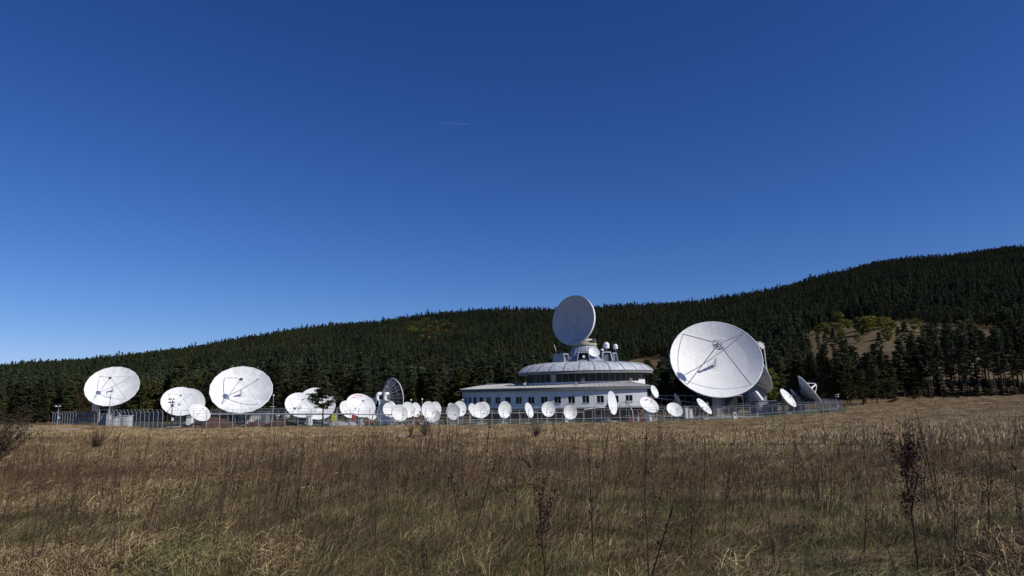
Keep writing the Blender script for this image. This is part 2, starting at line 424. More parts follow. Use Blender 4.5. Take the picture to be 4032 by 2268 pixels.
    def quad(s, t=.8, rs=.8, sub=.12, sr=.03, a0=45, m_='strut', feed=.36, fr=.035, feedtype=0, square=False, subm='offwhite'):
        S = s.V + s.n * (t * s.R)
        for i in range(4):
            a = R_(a0 + 90 * i); top = S + (s.e1 * math.cos(a) + s.e2 * math.sin(a)) * (sub * s.R * .9)
            q = MB().tube(s.surf(rs, a), top, sr, n=6)
            q.build('strut', m_, s.root)
        pr = [(.001, -.04 * s.R), (sub * s.R * .5, -.03 * s.R), (sub * s.R, 0), (sub * s.R, .02 * s.R), (.001, .03 * s.R)]
        MB().lathe(S, pr, 20, s.n).build('subreflector', subm, s.root, smooth=40)
        q = MB()
        if square:
            cs = [S + s.n * .05 * s.R + (s.e1 * math.cos(R_(a0 + 90 * i)) + s.e2 * math.sin(R_(a0 + 90 * i))) * (sub * s.R * 1.15) for i in range(4)]
            for i in range(4): q.tube(cs[i], cs[(i + 1) % 4], sr * 1.3, n=6); q.tube(cs[i], S + s.n * .09 * s.R, sr, n=5)
        for i in range(5):
            a = 2 * math.pi * i / 5 + .4
            q.tube(S + s.n * .02 * s.R + (s.e1 * math.cos(a) + s.e2 * math.sin(a)) * sub * s.R * .6, S + s.n * .09 * s.R, .018 * s.R * .6, n=5)
        q.box(S + s.n * .07 * s.R, (.05 * s.R,) * 3)
        q.build('subreflector_support', 'strut_dark' if not square else 'strut', s.root)
        if feed:
            q = MB().tube(s.V, s.V + s.n * feed * s.R * .55, fr * s.R * 1.35, fr * s.R * 1.1, n=14)
            q.tube(s.V + s.n * feed * s.R * .55, s.V + s.n * feed * s.R * .85, fr * s.R * 1.1, fr * s.R * .7, n=14)
            q.tube(s.V + s.n * feed * s.R * .85, s.V + s.n * feed * s.R, fr * s.R * .9, fr * s.R * .9, n=14)
            q.build('feed_horn', 'white_clean', s.root, smooth=40)
            MB().lathe(s.V + s.n * .01, [(fr * s.R * 2.6, .03), (fr * s.R * 2.9, .1), (fr * s.R * 2.9, .0)], 24, s.n).build('feed_hub_ring', 'strut', s.root)
    def hub(s, big=True, m_='wall_grey', col='concrete', legs=True, wide=1.0):
        """cone hub behind the vertex, yoke, column down to the ground"""
        B = s.V - s.n * (.22 * s.R)
        MB().tube(s.V - s.n * .06, B, .30 * s.R, .16 * s.R, n=16).build('hub', m_, s.root, smooth=40)
        q = MB()
        for i in range(12):
            a = 2 * math.pi * i / 12
            q.tube(s.surf(.95, a, -.1), B + (s.e1 * math.cos(a) + s.e2 * math.sin(a)) * .16 * s.R, .012 * s.R, n=5)
            q.tube(s.surf(.6, a, -.1), s.surf(.28, a, -.2 * s.R), .010 * s.R, n=5)
        q.build('back_frame', 'galv', s.root)
        T = Vector((s.foot.x, s.foot.y, max(s.foot.z + .5, B.z - .25 * s.R)))
        MB().tube(s.foot - Vector((0, 0, .1)), T, .11 * s.R * wide, .09 * s.R * wide, n=16).build('pedestal', col, s.root, smooth=40)
        q = MB()
        side = Vector((s.n.y, -s.n.x, 0)).normalized()
        for sg in (-1, 1):
            q.tube(T + side * sg * .12 * s.R, B + side * sg * .15 * s.R, .05 * s.R, n=8)
        q.box(T, (.34 * s.R, .34 * s.R, .16 * s.R), math.atan2(side.y, side.x))
        q.build('yoke', 'dark', s.root)
        if legs:
            act = MB().tube(T - Vector((0, 0, (T.z - s.foot.z) * .5)) - s.n * .1, s.V - s.e2 * .55 * s.R - s.n * .12 * s.R, .025 * s.R, n=7)
            act.build('elevation_jack', 'galv_light', s.root)
            for sg in (-1, 1):
                MB().tube(s.foot + side * sg * .5 * s.R + Vector((0, 0, -.05)), T - Vector((0, 0, .15 * s.R)), .03 * s.R, n=6).build('leg', 'galv', s.root)
        MB().box(s.foot + Vector((0, 0, .08)), (1.3 * s.R, 1.1 * s.R, .26), math.atan2(side.y, side.x)).build('foundation_slab', 'concrete', s.root)
    def small(s, ang=-100, legs=True, arm=True):
        """VSAT style: offset boom from the rim, two side rods, mast with stays"""
        a = R_(ang); P = s.surf(1, a); F = s.V + s.n * (s.R * .95) + (s.e1 * math.cos(a) + s.e2 * math.sin(a)) * (s.R * .42)
        if arm:
            MB().tube(P, F, .03, n=6).build('feed_arm', 'strut', s.root)
            for d in (-65, 65):
                MB().tube(s.surf(.98, a + R_(d)), F, .014, n=5).build('support_rod', 'strut', s.root)
            q = MB().tube(F + s.n * .12, F - s.n * .22 , .07, .05, n=10); q.box(F + s.n * .2, (.16, .16, .18)); q.build('feed_horn', 'wall_grey', s.root)
        B = s.V - s.n * (.22 * s.R)
        MB().tube(s.V - s.n * .03, B, .22 * s.R, .12 * s.R, n=10).build('hub', 'galv', s.root)
        T = Vector((s.foot.x, s.foot.y, B.z))
        q = MB().tube(s.foot - Vector((0, 0, .1)), T, .075, n=8); q.tube(T, B, .07, n=8); q.build('mast', 'galv', s.root)
        if legs:
            for i in range(3):
                b_ = 2 * math.pi * i / 3 + .5; mid = s.foot + (T - s.foot) * .62
                MB().tube(s.foot + Vector((math.cos(b_) * .75, math.sin(b_) * .75, 0)), mid, .03, n=5).build('leg', 'galv_light', s.root)
            MB().box(s.foot + Vector((0, 0, .05)), (2.0, 2.0, .16)).build('foundation_slab', 'concrete', s.root)
    def mark(s, loops, m_, w=None, name='painted_mark', lift=.03):
        q = MB()
        for lp in loops:
            P = [s.loc(*s.uv(*p), lift) for p in lp]
            if w:
                for a, b_ in zip(P[:-1], P[1:]):
                    d = (b_ - a).normalized(); t = s.n.cross(d) * w; q.add([a - t, b_ - t, b_ + t, a + t], [(0, 1, 2, 3)])
            else: q.add(P, [tuple(range(len(P)))])
        q.build(name, m_, s.root)

# --- the large ones
D = {}
d = D['left'] = Dish((442, 1519.5, 110, 77.5, -14), 150, 'large white dish at far left with four struts, in front of rust-coloured tree', petals=20)
d.reflector(); d.rim(.05); d.quad(.82, .82, .105, .05, 45); d.hub()
MB().box(d.V - d.n * .9 + d.e1 * -3.2 - Vector((0, 0, 2.6)), (1.0, 1.2, 2.0)).build('equipment_box', 'white', d.root)
d = D['beh'] = Dish((752, 1583, 57, 54, 0), 150, 'round white dish half hidden behind a wider dish, second group from left', nseg=36)
d.reflector(); d.quad(.8, .8, .1, .035); d.hub()
d = D['d2'] = Dish((710, 1579, 77, 56, -2), 135, 'medium white dish behind the dark camera pole, between the two biggest left dishes', petals=20)
d.reflector(); d.rim(.05); d.quad(.8, .85, .11, .035, 45, feed=.2); d.hub()
d = D['d4'] = Dish((787, 1623.6, 42.5, 33.7, 10), 122, 'small plain white dish tilted right, in front of the medium left dishes', nseg=36)
d.reflector(); d.quad(.85, .8, .05, .018, 45, feed=0); d.hub(legs=False)
d = D['d5'] = Dish((950.5, 1531.5, 124.8, 91.6, -6), 142, 'second largest dish, white many-sided panels, thick struts, left of centre', petals=18)
d.reflector(.08); d.rim(.09, 'white'); d.quad(.80, .82, .125, .075, 45, 'white_clean'); d.hub()
for a, off in ((100, .3), (140, .3), (60, .25)):
    MB().tube(d.surf(1, R_(a)), d.surf(1.0, R_(a)) + d.e2 * .9 * off * 3, .02, n=5).build('lightning_rod', 'galv', d.root)
d = D['d7'] = Dish((1249, 1588, 73, 63, 3), 150, 'white dish partly hidden by the lone pine inside the fence', nseg=40)
d.reflector(); d.quad(.8, .8, .1, .04); d.hub()
d = D['d6'] = Dish((1186, 1594, 64, 49, 5), 134, 'white dish in front of and left of the lone pine tree', nseg=44)
d.reflector(); d.quad(.78, .85, .11, .03, 45, feed=.3); d.hub(col='wall_grey', wide=1.6)
d = D['d8'] = Dish((1372, 1611, 34, 34, 9), 140, 'small white dish overlapped by the dish with the red wave emblem', nseg=32)
d.reflector(); d.quad(.8, .8, .07, .02, feed=0); d.hub(legs=False)
d = D['d9'] = Dish((1421.4, 1595.7, 57.8, 46.6, 9), 132, 'white dish with a red wave outline emblem near its top', nseg=44)
d.reflector(); d.quad(.78, .92, .06, .02, 40, feed=0, subm='dark'); d.hub()
d.mark([[(1388, 1567.5), (1392, 1562), (1398, 1558), (1408, 1557.5), (1415, 1559), (1424, 1556.8)],
        [(1388, 1567.5), (1394, 1564.5), (1400, 1565), (1410, 1568.5), (1417, 1566), (1421, 1561.5), (1424, 1556.8)]], 'redlogo', .03, 'wave_emblem')
d = D['d10'] = Dish((1462, 1631, 22, 21, 4), 137, 'very small white dish peeking out below right of the emblem dish', nseg=28)
d.reflector(); d.small(-90)
# back view lattice dish
d = D['lat'] = Dish((1551, 1560, 38, 71, 13), 160, 'dark lattice dish seen from behind, turned right, near centre left', back=True, petals=24, mat_='dark_mesh', hf=.36)
d.reflector(.05); d.rim(.09, 'offwhite'); d.quad(.8, .8, .1, .05, feed=0)
q = MB(); q2 = MB()
for i in range(24):
    a = 2 * math.pi * (i + .5) / 24; B = d.V - d.n * 1.3 + (d.e1 * math.cos(a) + d.e2 * math.sin(a)) * .9
    mid = d.surf(.55, a, -.75)
    q.path([d.surf(.98, a, -.08), mid, B], .045); q2.tube(mid, d.surf(.6, a, -.08), .03, n=5); q2.tube(mid, d.surf(.3, a, -.06), .03, n=5); q2.tube(mid, d.surf(.8, a, -.06), .025, n=5)
    a2 = a + 2 * math.pi / 24
    for r, l in ((.55, -.75), (.8, -.42)): q2.tube(d.surf(r, a, l), d.surf(r, a2, l), .035, n=5)
q.build('back_rib', 'galv_light', d.root); q2.build('back_truss', 'galv', d.root)
d.hub()
b0 = at(1512, 1580, 158)
MB().box(b0 + Vector((0, 0, -.4)), (2.0, 1.4, 1.6)).build('equipment_box', 'white', d.root)
MB().box(at(1471, 1579, 158), (1.2, 1.0, 1.2)).build('equipment_box', 'white', d.root)
q = MB()
for px in (1486, 1516):
    P = [at(px, 1573, 157.2), at(px - 1, 1560, 157.2), at(px + 3, 1552, 157.2), at(px + 11, 1550, 157.6)]; q.path(P, .38, 12)
    for p in P: q.ball(p, .38, 12)
q.build('waveguide_elbow', 'white_clean', d.root, smooth=50)

# --- the giant one
d = D['big'] = Dish((2819.5, 1409.5, 182.5, 148.7, 14), 185, 'giant white dish with panel seams and black struts, by far the largest, on the right', hf=.30, mat_='offwhite')
d.rings([(.05, .15, 12, 0), (.155, .43, 24, 0), (.43, .72, 32, .5), (.72, 1.0, 32, 0)], .09, .008); d.rim(.14, 'white_clean')
d.quad(.80, .95, .125, .10, 43, 'strut_dark', feed=.34, fr=.032, square=True, subm='white')
d.hub(wide=1.5, legs=False)
g = lambda px, Y, z: gp(px, Y, z)
q = MB().tube(at(2743, 1548, 187), gp(2688, 178), .35, n=8); q.build('leg', 'dark', d.root)
q = MB().tube(at(2775, 1555, 190), gp(2738, 183), .25, n=8); q.build('leg', 'dark', d.root)
MB().box(at(2808, 1590, 186), (3.6, 3.0, 4.5)).build('equipment_box', 'dark', d.root)
MB().box(at(2868, 1585, 186), (3.8, 3.0, 5.2)).build('equipment_box', 'dark', d.root)
MB().tube(gp(2822, 182, -.1), at(2822, 1558, 182), 1.1, n=18).build('pillar', 'concrete', d.root, smooth=40)
q = MB()
for px in (2836, 2843, 2850): q.tube(gp(px, 181), at(px, 1562, 181), .09, n=6)
for py in (1590, 1605): q.tube(at(2832, py, 181), at(2856, py, 181), .08, n=6)
q.build('service_ladder', 'galv', d.root)
q = MB().box(gp(2835, 180) + Vector((0, 0, .15)), (19, 9, .35)); q.build('foundation_slab', 'concrete', d.root)

# --- dishes right of it, pointing right and up
d = D['r1'] = Dish((2925, 1414, 113, 131, 107), 222, 'large grey dish mostly hidden behind the giant dish, facing right', back=True, hf=.26, mat_='offwhite', nseg=44)
d.reflector(.25, None); d.rim(.14, 'white_clean')
d.quad(.85, .92, .11, .14, 45, 'galv_light', feed=0); d.hub()
MB().tube(at(2970, 1540, 215), at(2998, 1577, 215), .8, n=8).build('counterweight_arm', 'white', d.root)
MB().box(at(2975, 1562, 222), (5.5, 4, 7.5)).build('equipment_box', 'wall_grey', d.root)
d = D['r2'] = Dish((3188.5, 1531.8, 45.6, 52, 50.5), 202, 'grey backed dish tilted steeply up, rightmost of all, with boom and subreflector', back=True, hf=.34, mat_='offwhite', nseg=40)
d.reflector(.14); d.rim(.13, 'white_clean'); d.quad(.78, .62, .10, .11, 0, 'white_clean', feed=0); d.hub()
d = D['r3'] = Dish((3104, 1566, 31.5, 35.5, 30.0), 192, 'white tilted dish with a small blue emblem, second from the right', hf=.42, mat_='offwhite', nseg=40)
d.reflector(.08); d.quad(.7, .85, .06, .03, feed=0); d.hub()
d.mark([[(3101, 1566), (3104, 1563), (3107, 1567), (3104, 1570)]], 'bluelogo', None, 'blue_emblem')
d = D['r4'] = Dish((3125.5, 1545, 14.2, 13.8, 13.2), 206, 'small white dish tilted up between the two rightmost dishes', mat_='white', nseg=28)
d.reflector(.06); d.small(-60)
d = D['r5'] = Dish((2987, 1601, 12, 17, 10.5), 183, 'small dish seen from behind at the foot of the giant dish', back=True, mat_='dish_shade_grey', nseg=28)
d.reflector(.05); d.small(-60)

# --- row of small dishes
small = [
 ((1528.6, 1623, 35, 44, -2), 137, 'deep drum-rimmed white dish behind a smaller round dish, below the lattice dish', 'white', -90),
 ((1535, 1614, 27, 29, 3), 131, 'small white dish in front of the deep drum-rimmed dish', 'white', -95),
 ((1575, 1625.8, 30.7, 33, 2), 124, 'low front small dish just right of the drum-rimmed dish', 'white', -80),
 ((1607, 1613.6, 27, 31, 2), 129, 'small dish directly behind and right of the low front dish', 'white', -80),
 ((1637.6, 1614, 20.5, 29, 3), 134, 'narrow small dish under a globe lamp, right of the front cluster', 'white', -85),
 ((1715, 1612, 23, 30.5, 1), 137, 'rear one of two overlapping small dishes behind the leafy bush', 'white', -80),
 ((1702, 1637, 31, 26, -3), 133, 'lowest dish peeking out beneath the two overlapping dishes', 'white', -60),
 ((1689, 1614, 28.5, 34, 2), 127, 'front one of two overlapping small dishes behind the leafy bush', 'white', -75),
 ((1775, 1600, 11, 13, 0), 150, 'tiny dish sliver behind the shaded grey dish', 'white', -90),
 ((1811.8, 1609, 24.5, 30, 1), 138, 'bright small dish right behind the shaded grey dish', 'white', -90),
 ((1785, 1621, 27, 32, 0), 127, 'small grey dish whose bowl lies in its own shade', 'dish_shade_grey', -110),
 ((1859, 1608, 14, 20, 1), 146, 'small oval dish left of the pair before the building end', 'white', -90),
 ((1889, 1629, 33, 15, 0), 138, 'low upturned dish below the pair before the building end', 'white', -60),
 ((1907, 1610, 22, 28, 2), 139, 'brighter rear dish of the pair before the building end', 'white', -80),
 ((1891.7, 1616, 26.7, 31.5, 1), 130, 'front dish of the pair before the building end', 'offwhite', -85),
 ((1990, 1611, 24, 31, 3), 141, 'rim of a dish showing behind the round one under the fourth window', 'white', -60),
 ((1988, 1614.5, 25.5, 32.6, 0), 134, 'round white dish standing alone under the middle windows', 'white', -50),
 ((2084, 1615, 16.3, 29.5, 13), 136, 'narrow white dish turned sideways before the dark doorway', 'white', -60),
 ((2159.6, 1611.4, 26.5, 29.5, 1), 140, 'round white dish on tripod left of the shaded wall edge', 'white', -85),
 ((2246, 1622.7, 26.4, 29.5, 1), 141, 'small pale dish at the lower left of the sunlit wall', 'offwhite', -60),
 ((2557, 1593, 37, 31, 13), 158, 'white dish with a red scribble emblem at the building corner', 'white', -100),
 ((2578, 1541, 15, 24, 14), 172, 'narrow tilted dish high behind the building corner', 'white', -100),
 ((2657, 1612, 31.7, 27, 7), 163, 'small white dish standing alone between building and giant dish', 'white', -100),
 ((2773.6, 1599, 29.7, 30.7, 26), 170, 'small steeply tilted dish in front of the giant dish pedestal', 'white', -100),
]
for i, (sp, Y, lb, mt, an) in enumerate(small):
    d = Dish(sp, Y, lb, 'small dishes along the front fence', mat_=mt, nseg=36, hf=.28)
    d.reflector(.04); d.rim(.02)
    if i == 0:
        q = MB(); v = []
        for (z, rr) in ((0, 1.0), (.32 * d.R, 1.0), (.32 * d.R, 1.02), (-.05, 1.02)):
            for k in range(40): a = 2 * math.pi * k / 40; v.append(d.C + d.n * z + (d.e1 * math.cos(a) + d.e2 * math.sin(a)) * d.R * rr)
        q.add(v, [(r * 40 + k, r * 40 + (k + 1) % 40, (r + 1) * 40 + (k + 1) % 40, (r + 1) * 40 + k) for r in range(3) for k in range(40)])
        q.build('shroud', 'white', d.root, smooth=40); d.small(an, arm=False)
    elif i in (20,):
        d.quad(.8, .85, .06, .02, feed=0); d.hub(legs=False)
        d.mark([[(2534, 1575), (2540, 1574), (2544, 1571), (2553, 1572), (2549, 1575), (2546, 1578), (2540, 1579), (2541, 1576)]], 'redlogo', None, 'scribble_emblem')
    elif i in (21,):
        d.quad(.8, .85, .06, .02, feed=0); d.hub(legs=False)
    elif i == 23:
        d.quad(.75, .85, .08, .03, feed=.3); d.hub(legs=False)
        d.mark([[(2750, 1577), (2754, 1577), (2755, 1581), (2751, 1581)]], 'redlogo', None, 'red_emblem')
    else: d.small(an)
d = Dish((2669, 1574, 14, 25, 20), 185, 'thin dark dish seen from behind between building and giant dish', back=True, mat_='dish_shade_grey', nseg=28)
d.reflector(.05); d.small(-60)
d = Dish((2412, 1586, 18.5, 47.5, 17), 149, 'tall bright dish seen nearly edge on before the sunlit wall', mat_='white_clean', nseg=12, hf=.18)
d.reflector(.1); d.hub(legs=True)
# upturned bowls behind the fence
for (px, W_, lb) in ((1093, 10, 'upturned small white bowl dish, leftmost of three by the earth mound'), (1131, 21, 'upturned white bowl dish, widest of three by the earth mound'), (1168, 18, 'upturned bowl dish beside the grey cabinet')):
    Y = 150; c = at(px, 1633, Y); g0 = Vector((c.x, c.y, G(c.x, c.y))); Rr = W_ / FPX * Y
    e_ = empty('bowl_dish', g0, lb, 'satellite dish', 'upturned bowl dishes')
    MB().lathe(c, [(.01, -Rr * .95), (Rr * .45, -Rr * .85), (Rr * .8, -Rr * .55), (Rr * .97, -Rr * .15), (Rr, .0), (Rr * .96, .02), (Rr * .75, -Rr * .4), (.01, -Rr * .7)], 24).build('reflector', 'white', e_, smooth=50)
    MB().tube(g0, c - Vector((0, 0, Rr * .9)), .15, n=8).build('mast', 'galv_light', e_)

# ------------------------------------------------------------------ the station building
gb = gp(2421, 165)
BX, BY = at(2421, 1560, 165).x, 165.0
AW, BW = 36.4, 26.0
def zr_(phi): return .62 * (1 - math.cos(phi))
def zw_(phi): return .82 * (1 - math.cos(phi))
def wp(phi, o=0.0):   # outer wall plan, o = outward offset
    return Vector((BX + (AW + o) * math.sin(phi), BY + BW - (BW + o) * math.cos(phi), 0))
gz = -2.15
bld = empty('station_building', (BX, 172, gz), 'low curved white station building with round metal roofed upper storey', 'building')
Z0, Z1, ZF = 1.05, 4.95, 5.58
winpx = [2477, 2421.7, 2363.5, 2306, 2249.8, 2195, 2142.3, 2091, 2042, 1999, 1959.5, 1923.6, 1894.5, 1869.4, 1850, 1835, 1826]
def phi_of(px):
    lo, hi = -1.57, .4
    for _ in range(40):
        mid = (lo + hi) / 2; w = wp(mid)
        if proj((w.x, w.y, 3))[0] < px: lo = mid
        else: hi = mid
    return (lo + hi) / 2
PE = phi_of(2549)
wins = sorted(phi_of(p) for p in winpx)
ww = .80
edges = []
for w_ in wins:
    sp = math.hypot(AW * math.cos(w_), BW * math.sin(w_)); dphi = ww / max(sp, 12); edges.append((w_ - dphi, w_ + dphi))
WZ0, WZ1 = 2.02, 3.58
q = MB(); cur = -1.57; th = .35
def wallspan(a, b_, z0, z1):
    k = max(1, int(abs(b_ - a) / .06))
    for i in range(k):
        m_ = a + (b_ - a) * (i + .5) / k; f_ = lambda z: z + (zr_(m_) if z == Z1 else zw_(m_) if z in (WZ0, WZ1) else 0)
        p0, p1 = wp(a + (b_ - a) * i / k), wp(a + (b_ - a) * (i + 1) / k); q.slab(p0, p1, f_(z0), f_(z1), th)
for (a, b_) in edges:
    if a > cur: wallspan(cur, a, Z0, Z1)
    wallspan(a, b_, Z0, WZ0); wallspan(a, b_, WZ1, Z1); cur = b_
wallspan(cur, PE, Z0, Z1)
pr = wp(PE); pl = wp(-1.57)
q.slab(pr, (pr.x + .6, pr.y + 16), Z0, Z1, th); q.slab((pl.x, 198), (pl.x, pl.y + .01), Z0, Z1, th)
q.slab((pr.x + .6, 198), (pl.x, 198), Z0, Z1, th)
q.build('wall', 'wall', bld)
WB0, WB1 = WZ0, WZ1
for i, (a, b_) in enumerate(edges):
    WZ0, WZ1 = WB0 + zw_((a + b_) / 2), WB1 + zw_((a + b_) / 2)
    p0, p1 = wp(a, -.14), wp(b_, -.14); L = (p1 - p0).length; dd = (p1 - p0).normalized()
    fr = MB(); 
    fr.slab(p0, p1, WZ0, WZ0 + .05, .07); fr.slab(p0, p1, WZ1 - .05, WZ1, .07)
    for c0, c1 in ((0, .05), (L / 2 - .05, L / 2 + .05), (L - .05, L)): fr.slab(p0 + dd * c0, p0 + dd * c1, WZ0 + .05, WZ1 - .05, .07)
    wo_ = fr.build('window', 'frame', bld)
    nn = Vector((-dd.y, dd.x, 0)) * .04
    for c0, c1 in ((.05, L / 2 - .05), (L / 2 + .05, L - .05)):
        MB().slab(p0 + dd * c0 + nn, p0 + dd * c1 + nn, WZ0 + .05, WZ1 - .05, .02).build('pane', 'glass_brown' if (i in (7, 8, 12) and c0 > .1) else 'glass', wo_)
    MB().slab(p0 - nn * 6, p1 - nn * 6, WZ0 - .09, WZ0, .22).build('sill', 'frame', wo_)
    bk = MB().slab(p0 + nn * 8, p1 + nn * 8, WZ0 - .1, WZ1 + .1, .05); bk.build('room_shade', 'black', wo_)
# fascia under the eave and roof sheets
q = MB(); K = 60; OV = .62
for i in range(K):
    a = -1.6 + (PE + .02 + 1.6) * i / K; b_ = -1.6 + (PE + .02 + 1.6) * (i + 1) / K
    zz = zr_((a + b_) / 2); q.slab(wp(a, OV), wp(b_, OV), Z1 + zz, ZF + zz, .18)
    A, B, C_, D_ = wp(a, OV - .18), wp(b_, OV - .18), wp(b_, -.3), wp(a, -.3)
    q.add([Vector((t.x, t.y, Z1 + .03 + zz)) for t in (A, B, C_, D_)], [(0, 1, 2, 3)])
pe = wp(PE + .02, OV)
q.slab(pe, (pe.x + .6, pe.y + 17), Z1, ZF, .18)
q.build('fascia', 'fascia', bld)
XI0, XI1 = BX - 29.6, at(2462, 1501, 174).x
def inner(t):
    ph = -1.57 + t * 1.57; x = XI0 + (XI1 - XI0) * t
    return Vector((x, 174 + 19.0 * (1 - t) ** 2, 7.1 + .5 * (1 - t) ** 2))
NP = 50
for i in range(NP):
    t0, t1 = i / NP, (i + 1) / NP
    ph = lambda t: -1.6 + (PE + .02 + 1.6) * t ** .85
    o0, o1 = wp(ph(t0), OV + .05), wp(ph(t1), OV + .05); o0.z = ZF + .012 + zr_(ph(t0)); o1.z = ZF + .012 + zr_(ph(t1))
    i0, i1 = inner(t0), inner(t1)
    lift = Vector((0, 0, .05)); q = MB()
    q.add([o0, o1, i1, i0, o0 + lift, o1 + lift, i1 + lift, i0 + lift], [(3, 2, 1, 0), (4, 5, 6, 7), (0, 1, 5, 4), (1, 2, 6, 5), (2, 3, 7, 6), (3, 0, 4, 7)])
    rp = q.build('roof_sheet', 'roof_low', bld)
    MB().tube(o1 + Vector((0, 0, .09)), i1 + Vector((0, 0, .09)), .04, n=5).build('roof_seam', 'roof_low', rp)
q = MB()
c0 = wp(PE + .02, OV + .05); c1 = Vector((c0.x + .6, c0.y + 17, ZF + .06)); c0.z = ZF + .06; i1 = inner(1)
q.add([c0, c1, i1 + Vector((0, 0, .05))], [(0, 1, 2)])
q.add([inner(t / 20) + Vector((0, 0, .04)) for t in range(21)] + [c1 + Vector((0, 6, 1.4)), Vector((BX - AW, 198, 7.6))], [tuple(range(23))])
q.build('flat_roof', 'roof_low', bld)
# ground floor set back under the white storey
q = MB(); segs = 46
for i in range(segs):
    a = -1.57 + (PE + 1.57) * i / segs; b_ = -1.57 + (PE + 1.57) * (i + 1) / segs
    q.slab(wp(a, -2.2), wp(b_, -2.2), gz - .3, Z0, .3)
e0 = wp(PE, -2.2); q.slab(e0, (e0.x, 190), gz - .3, Z0, .3)
q.build('ground_floor_wall', 'brick', bld)
q = MB()
for i in range(30):
    a = -1.57 + (PE + 1.57) * i / 30; b_ = -1.57 + (PE + 1.57) * (i + 1) / 30
    A, B, C_, D_ = [Vector((t.x, t.y, Z0 - .02)) for t in (wp(a, -.02), wp(b_, -.02), wp(b_, -3), wp(a, -3))]
    dn = Vector((0, 0, -.25)); q.add([A, B, C_, D_, A + dn, B + dn, C_ + dn, D_ + dn], [(0, 1, 2, 3), (7, 6, 5, 4), (0, 4, 5, 1), (1, 5, 6, 2), (3, 2, 6, 7)])
q.build('floor_slab', 'wall_grey', bld)
for px0, px1, mt in ((1900, 1935, 'glass'), (1965, 2010, 'blueblack'), (2040, 2120, 'glass'), (2138, 2156, 'glass'), (2280, 2308, 'blueblack'), (2350, 2376, 'glass'), (2395, 2425, 'blueblack'), (2465, 2487, 'glass')):
    a, b_ = phi_of(px0), phi_of(px1); k = max(1, int((b_ - a) / .07))
    fr = MB()
    for i in range(k):
        p0, p1 = wp(a + (b_ - a) * i / k, -2.12), wp(a + (b_ - a) * (i + 1) / k, -2.12)
        fr.slab(p0, p1, gz + .5, .75, .1)
    g_ = fr.build('ground_floor_window', mt, bld)
MB().slab(wp(phi_of(2463), -1.9), wp(phi_of(2489), -1.9), -1.15, -.95, .3).build('sill', 'white', bld)
# cafe-like awnings below the left windows
MB().slab(wp(phi_of(1880), .8), wp(phi_of(1965), .8), .35, .75, 1.2).build('canopy', 'roof_low', bld)
MB().slab(wp(phi_of(1826), .9), wp(phi_of(1962), .9), .95, 1.25, 1.1).build('canopy', 'blueblack', bld)

# upper drum
CX, CY = at(2306, 1480, 179).x, 179.0
def ep(a, ra, rb, z=0): return Vector((CX + ra * math.sin(a), CY - rb * math.cos(a), z))
AD, BD = 14.55, 8.0; zs0, zs1 = 6.95, 8.95
NM = 56
q = MB()
for i in range(NM):
    a0, a1 = 2 * math.pi * i / NM, 2 * math.pi * (i + 1) / NM
    hi = 7.65 if .95 < a0 < 2.2 else 7.0
    q.slab(ep(a0, AD, BD), ep(a1, AD, BD), 5.0, hi, .25)
q.build('drum_wall', 'wall', bld)
for i in range(NM):
    a0, a1 = 2 * math.pi * i / NM, 2 * math.pi * (i + 1) / NM; am = (a0 + a1) / 2
    hi = 7.65 if .95 < a0 < 2.2 else 7.0
    if not (-1.75 < ((am + math.pi) % (2 * math.pi)) - math.pi < 1.75):
        MB().slab(ep(a0, AD, BD), ep(a1, AD, BD), hi, zs1, .2).build('drum_back_panel', 'wall_grey', bld); continue
    w_ = MB(); p = ep(a0, AD - .02, BD - .02); dd = (ep(a1, AD, BD) - ep(a0, AD, BD)).normalized()
    w_.slab(p - dd * .07, p + dd * .07, hi, zs1, .14); w_.slab(p, ep(a1, AD - .02, BD - .02), hi, hi + .08, .14)
    wo_ = w_.build('window', 'mullion', bld)
    nn = Vector((-dd.y, dd.x, 0)) * .1
    cur_ = i in (50,)
    MB().slab(p + dd * .07 + nn, ep(a1, AD, BD) - dd * .07 + nn, hi + .08, zs1, .03).build('pane', 'glass' if i % 3 else 'glass_brown', wo_)
    if cur_: 
        P0 = p + dd * .2; P1 = ep(a1, AD, BD) - dd * .15
        w2 = MB().slab(P0 + nn * .6, P1 + nn * .6, 7.1, 8.85, .02); w2.build('curtain', 'curtain', wo_)
q = MB(); q.lathe((CX, CY, 0), [(AD - 2.4, 7.0), (AD - 2.4, 8.95)], 48, sy=.45); q.build('core_wall', 'dark', bld)
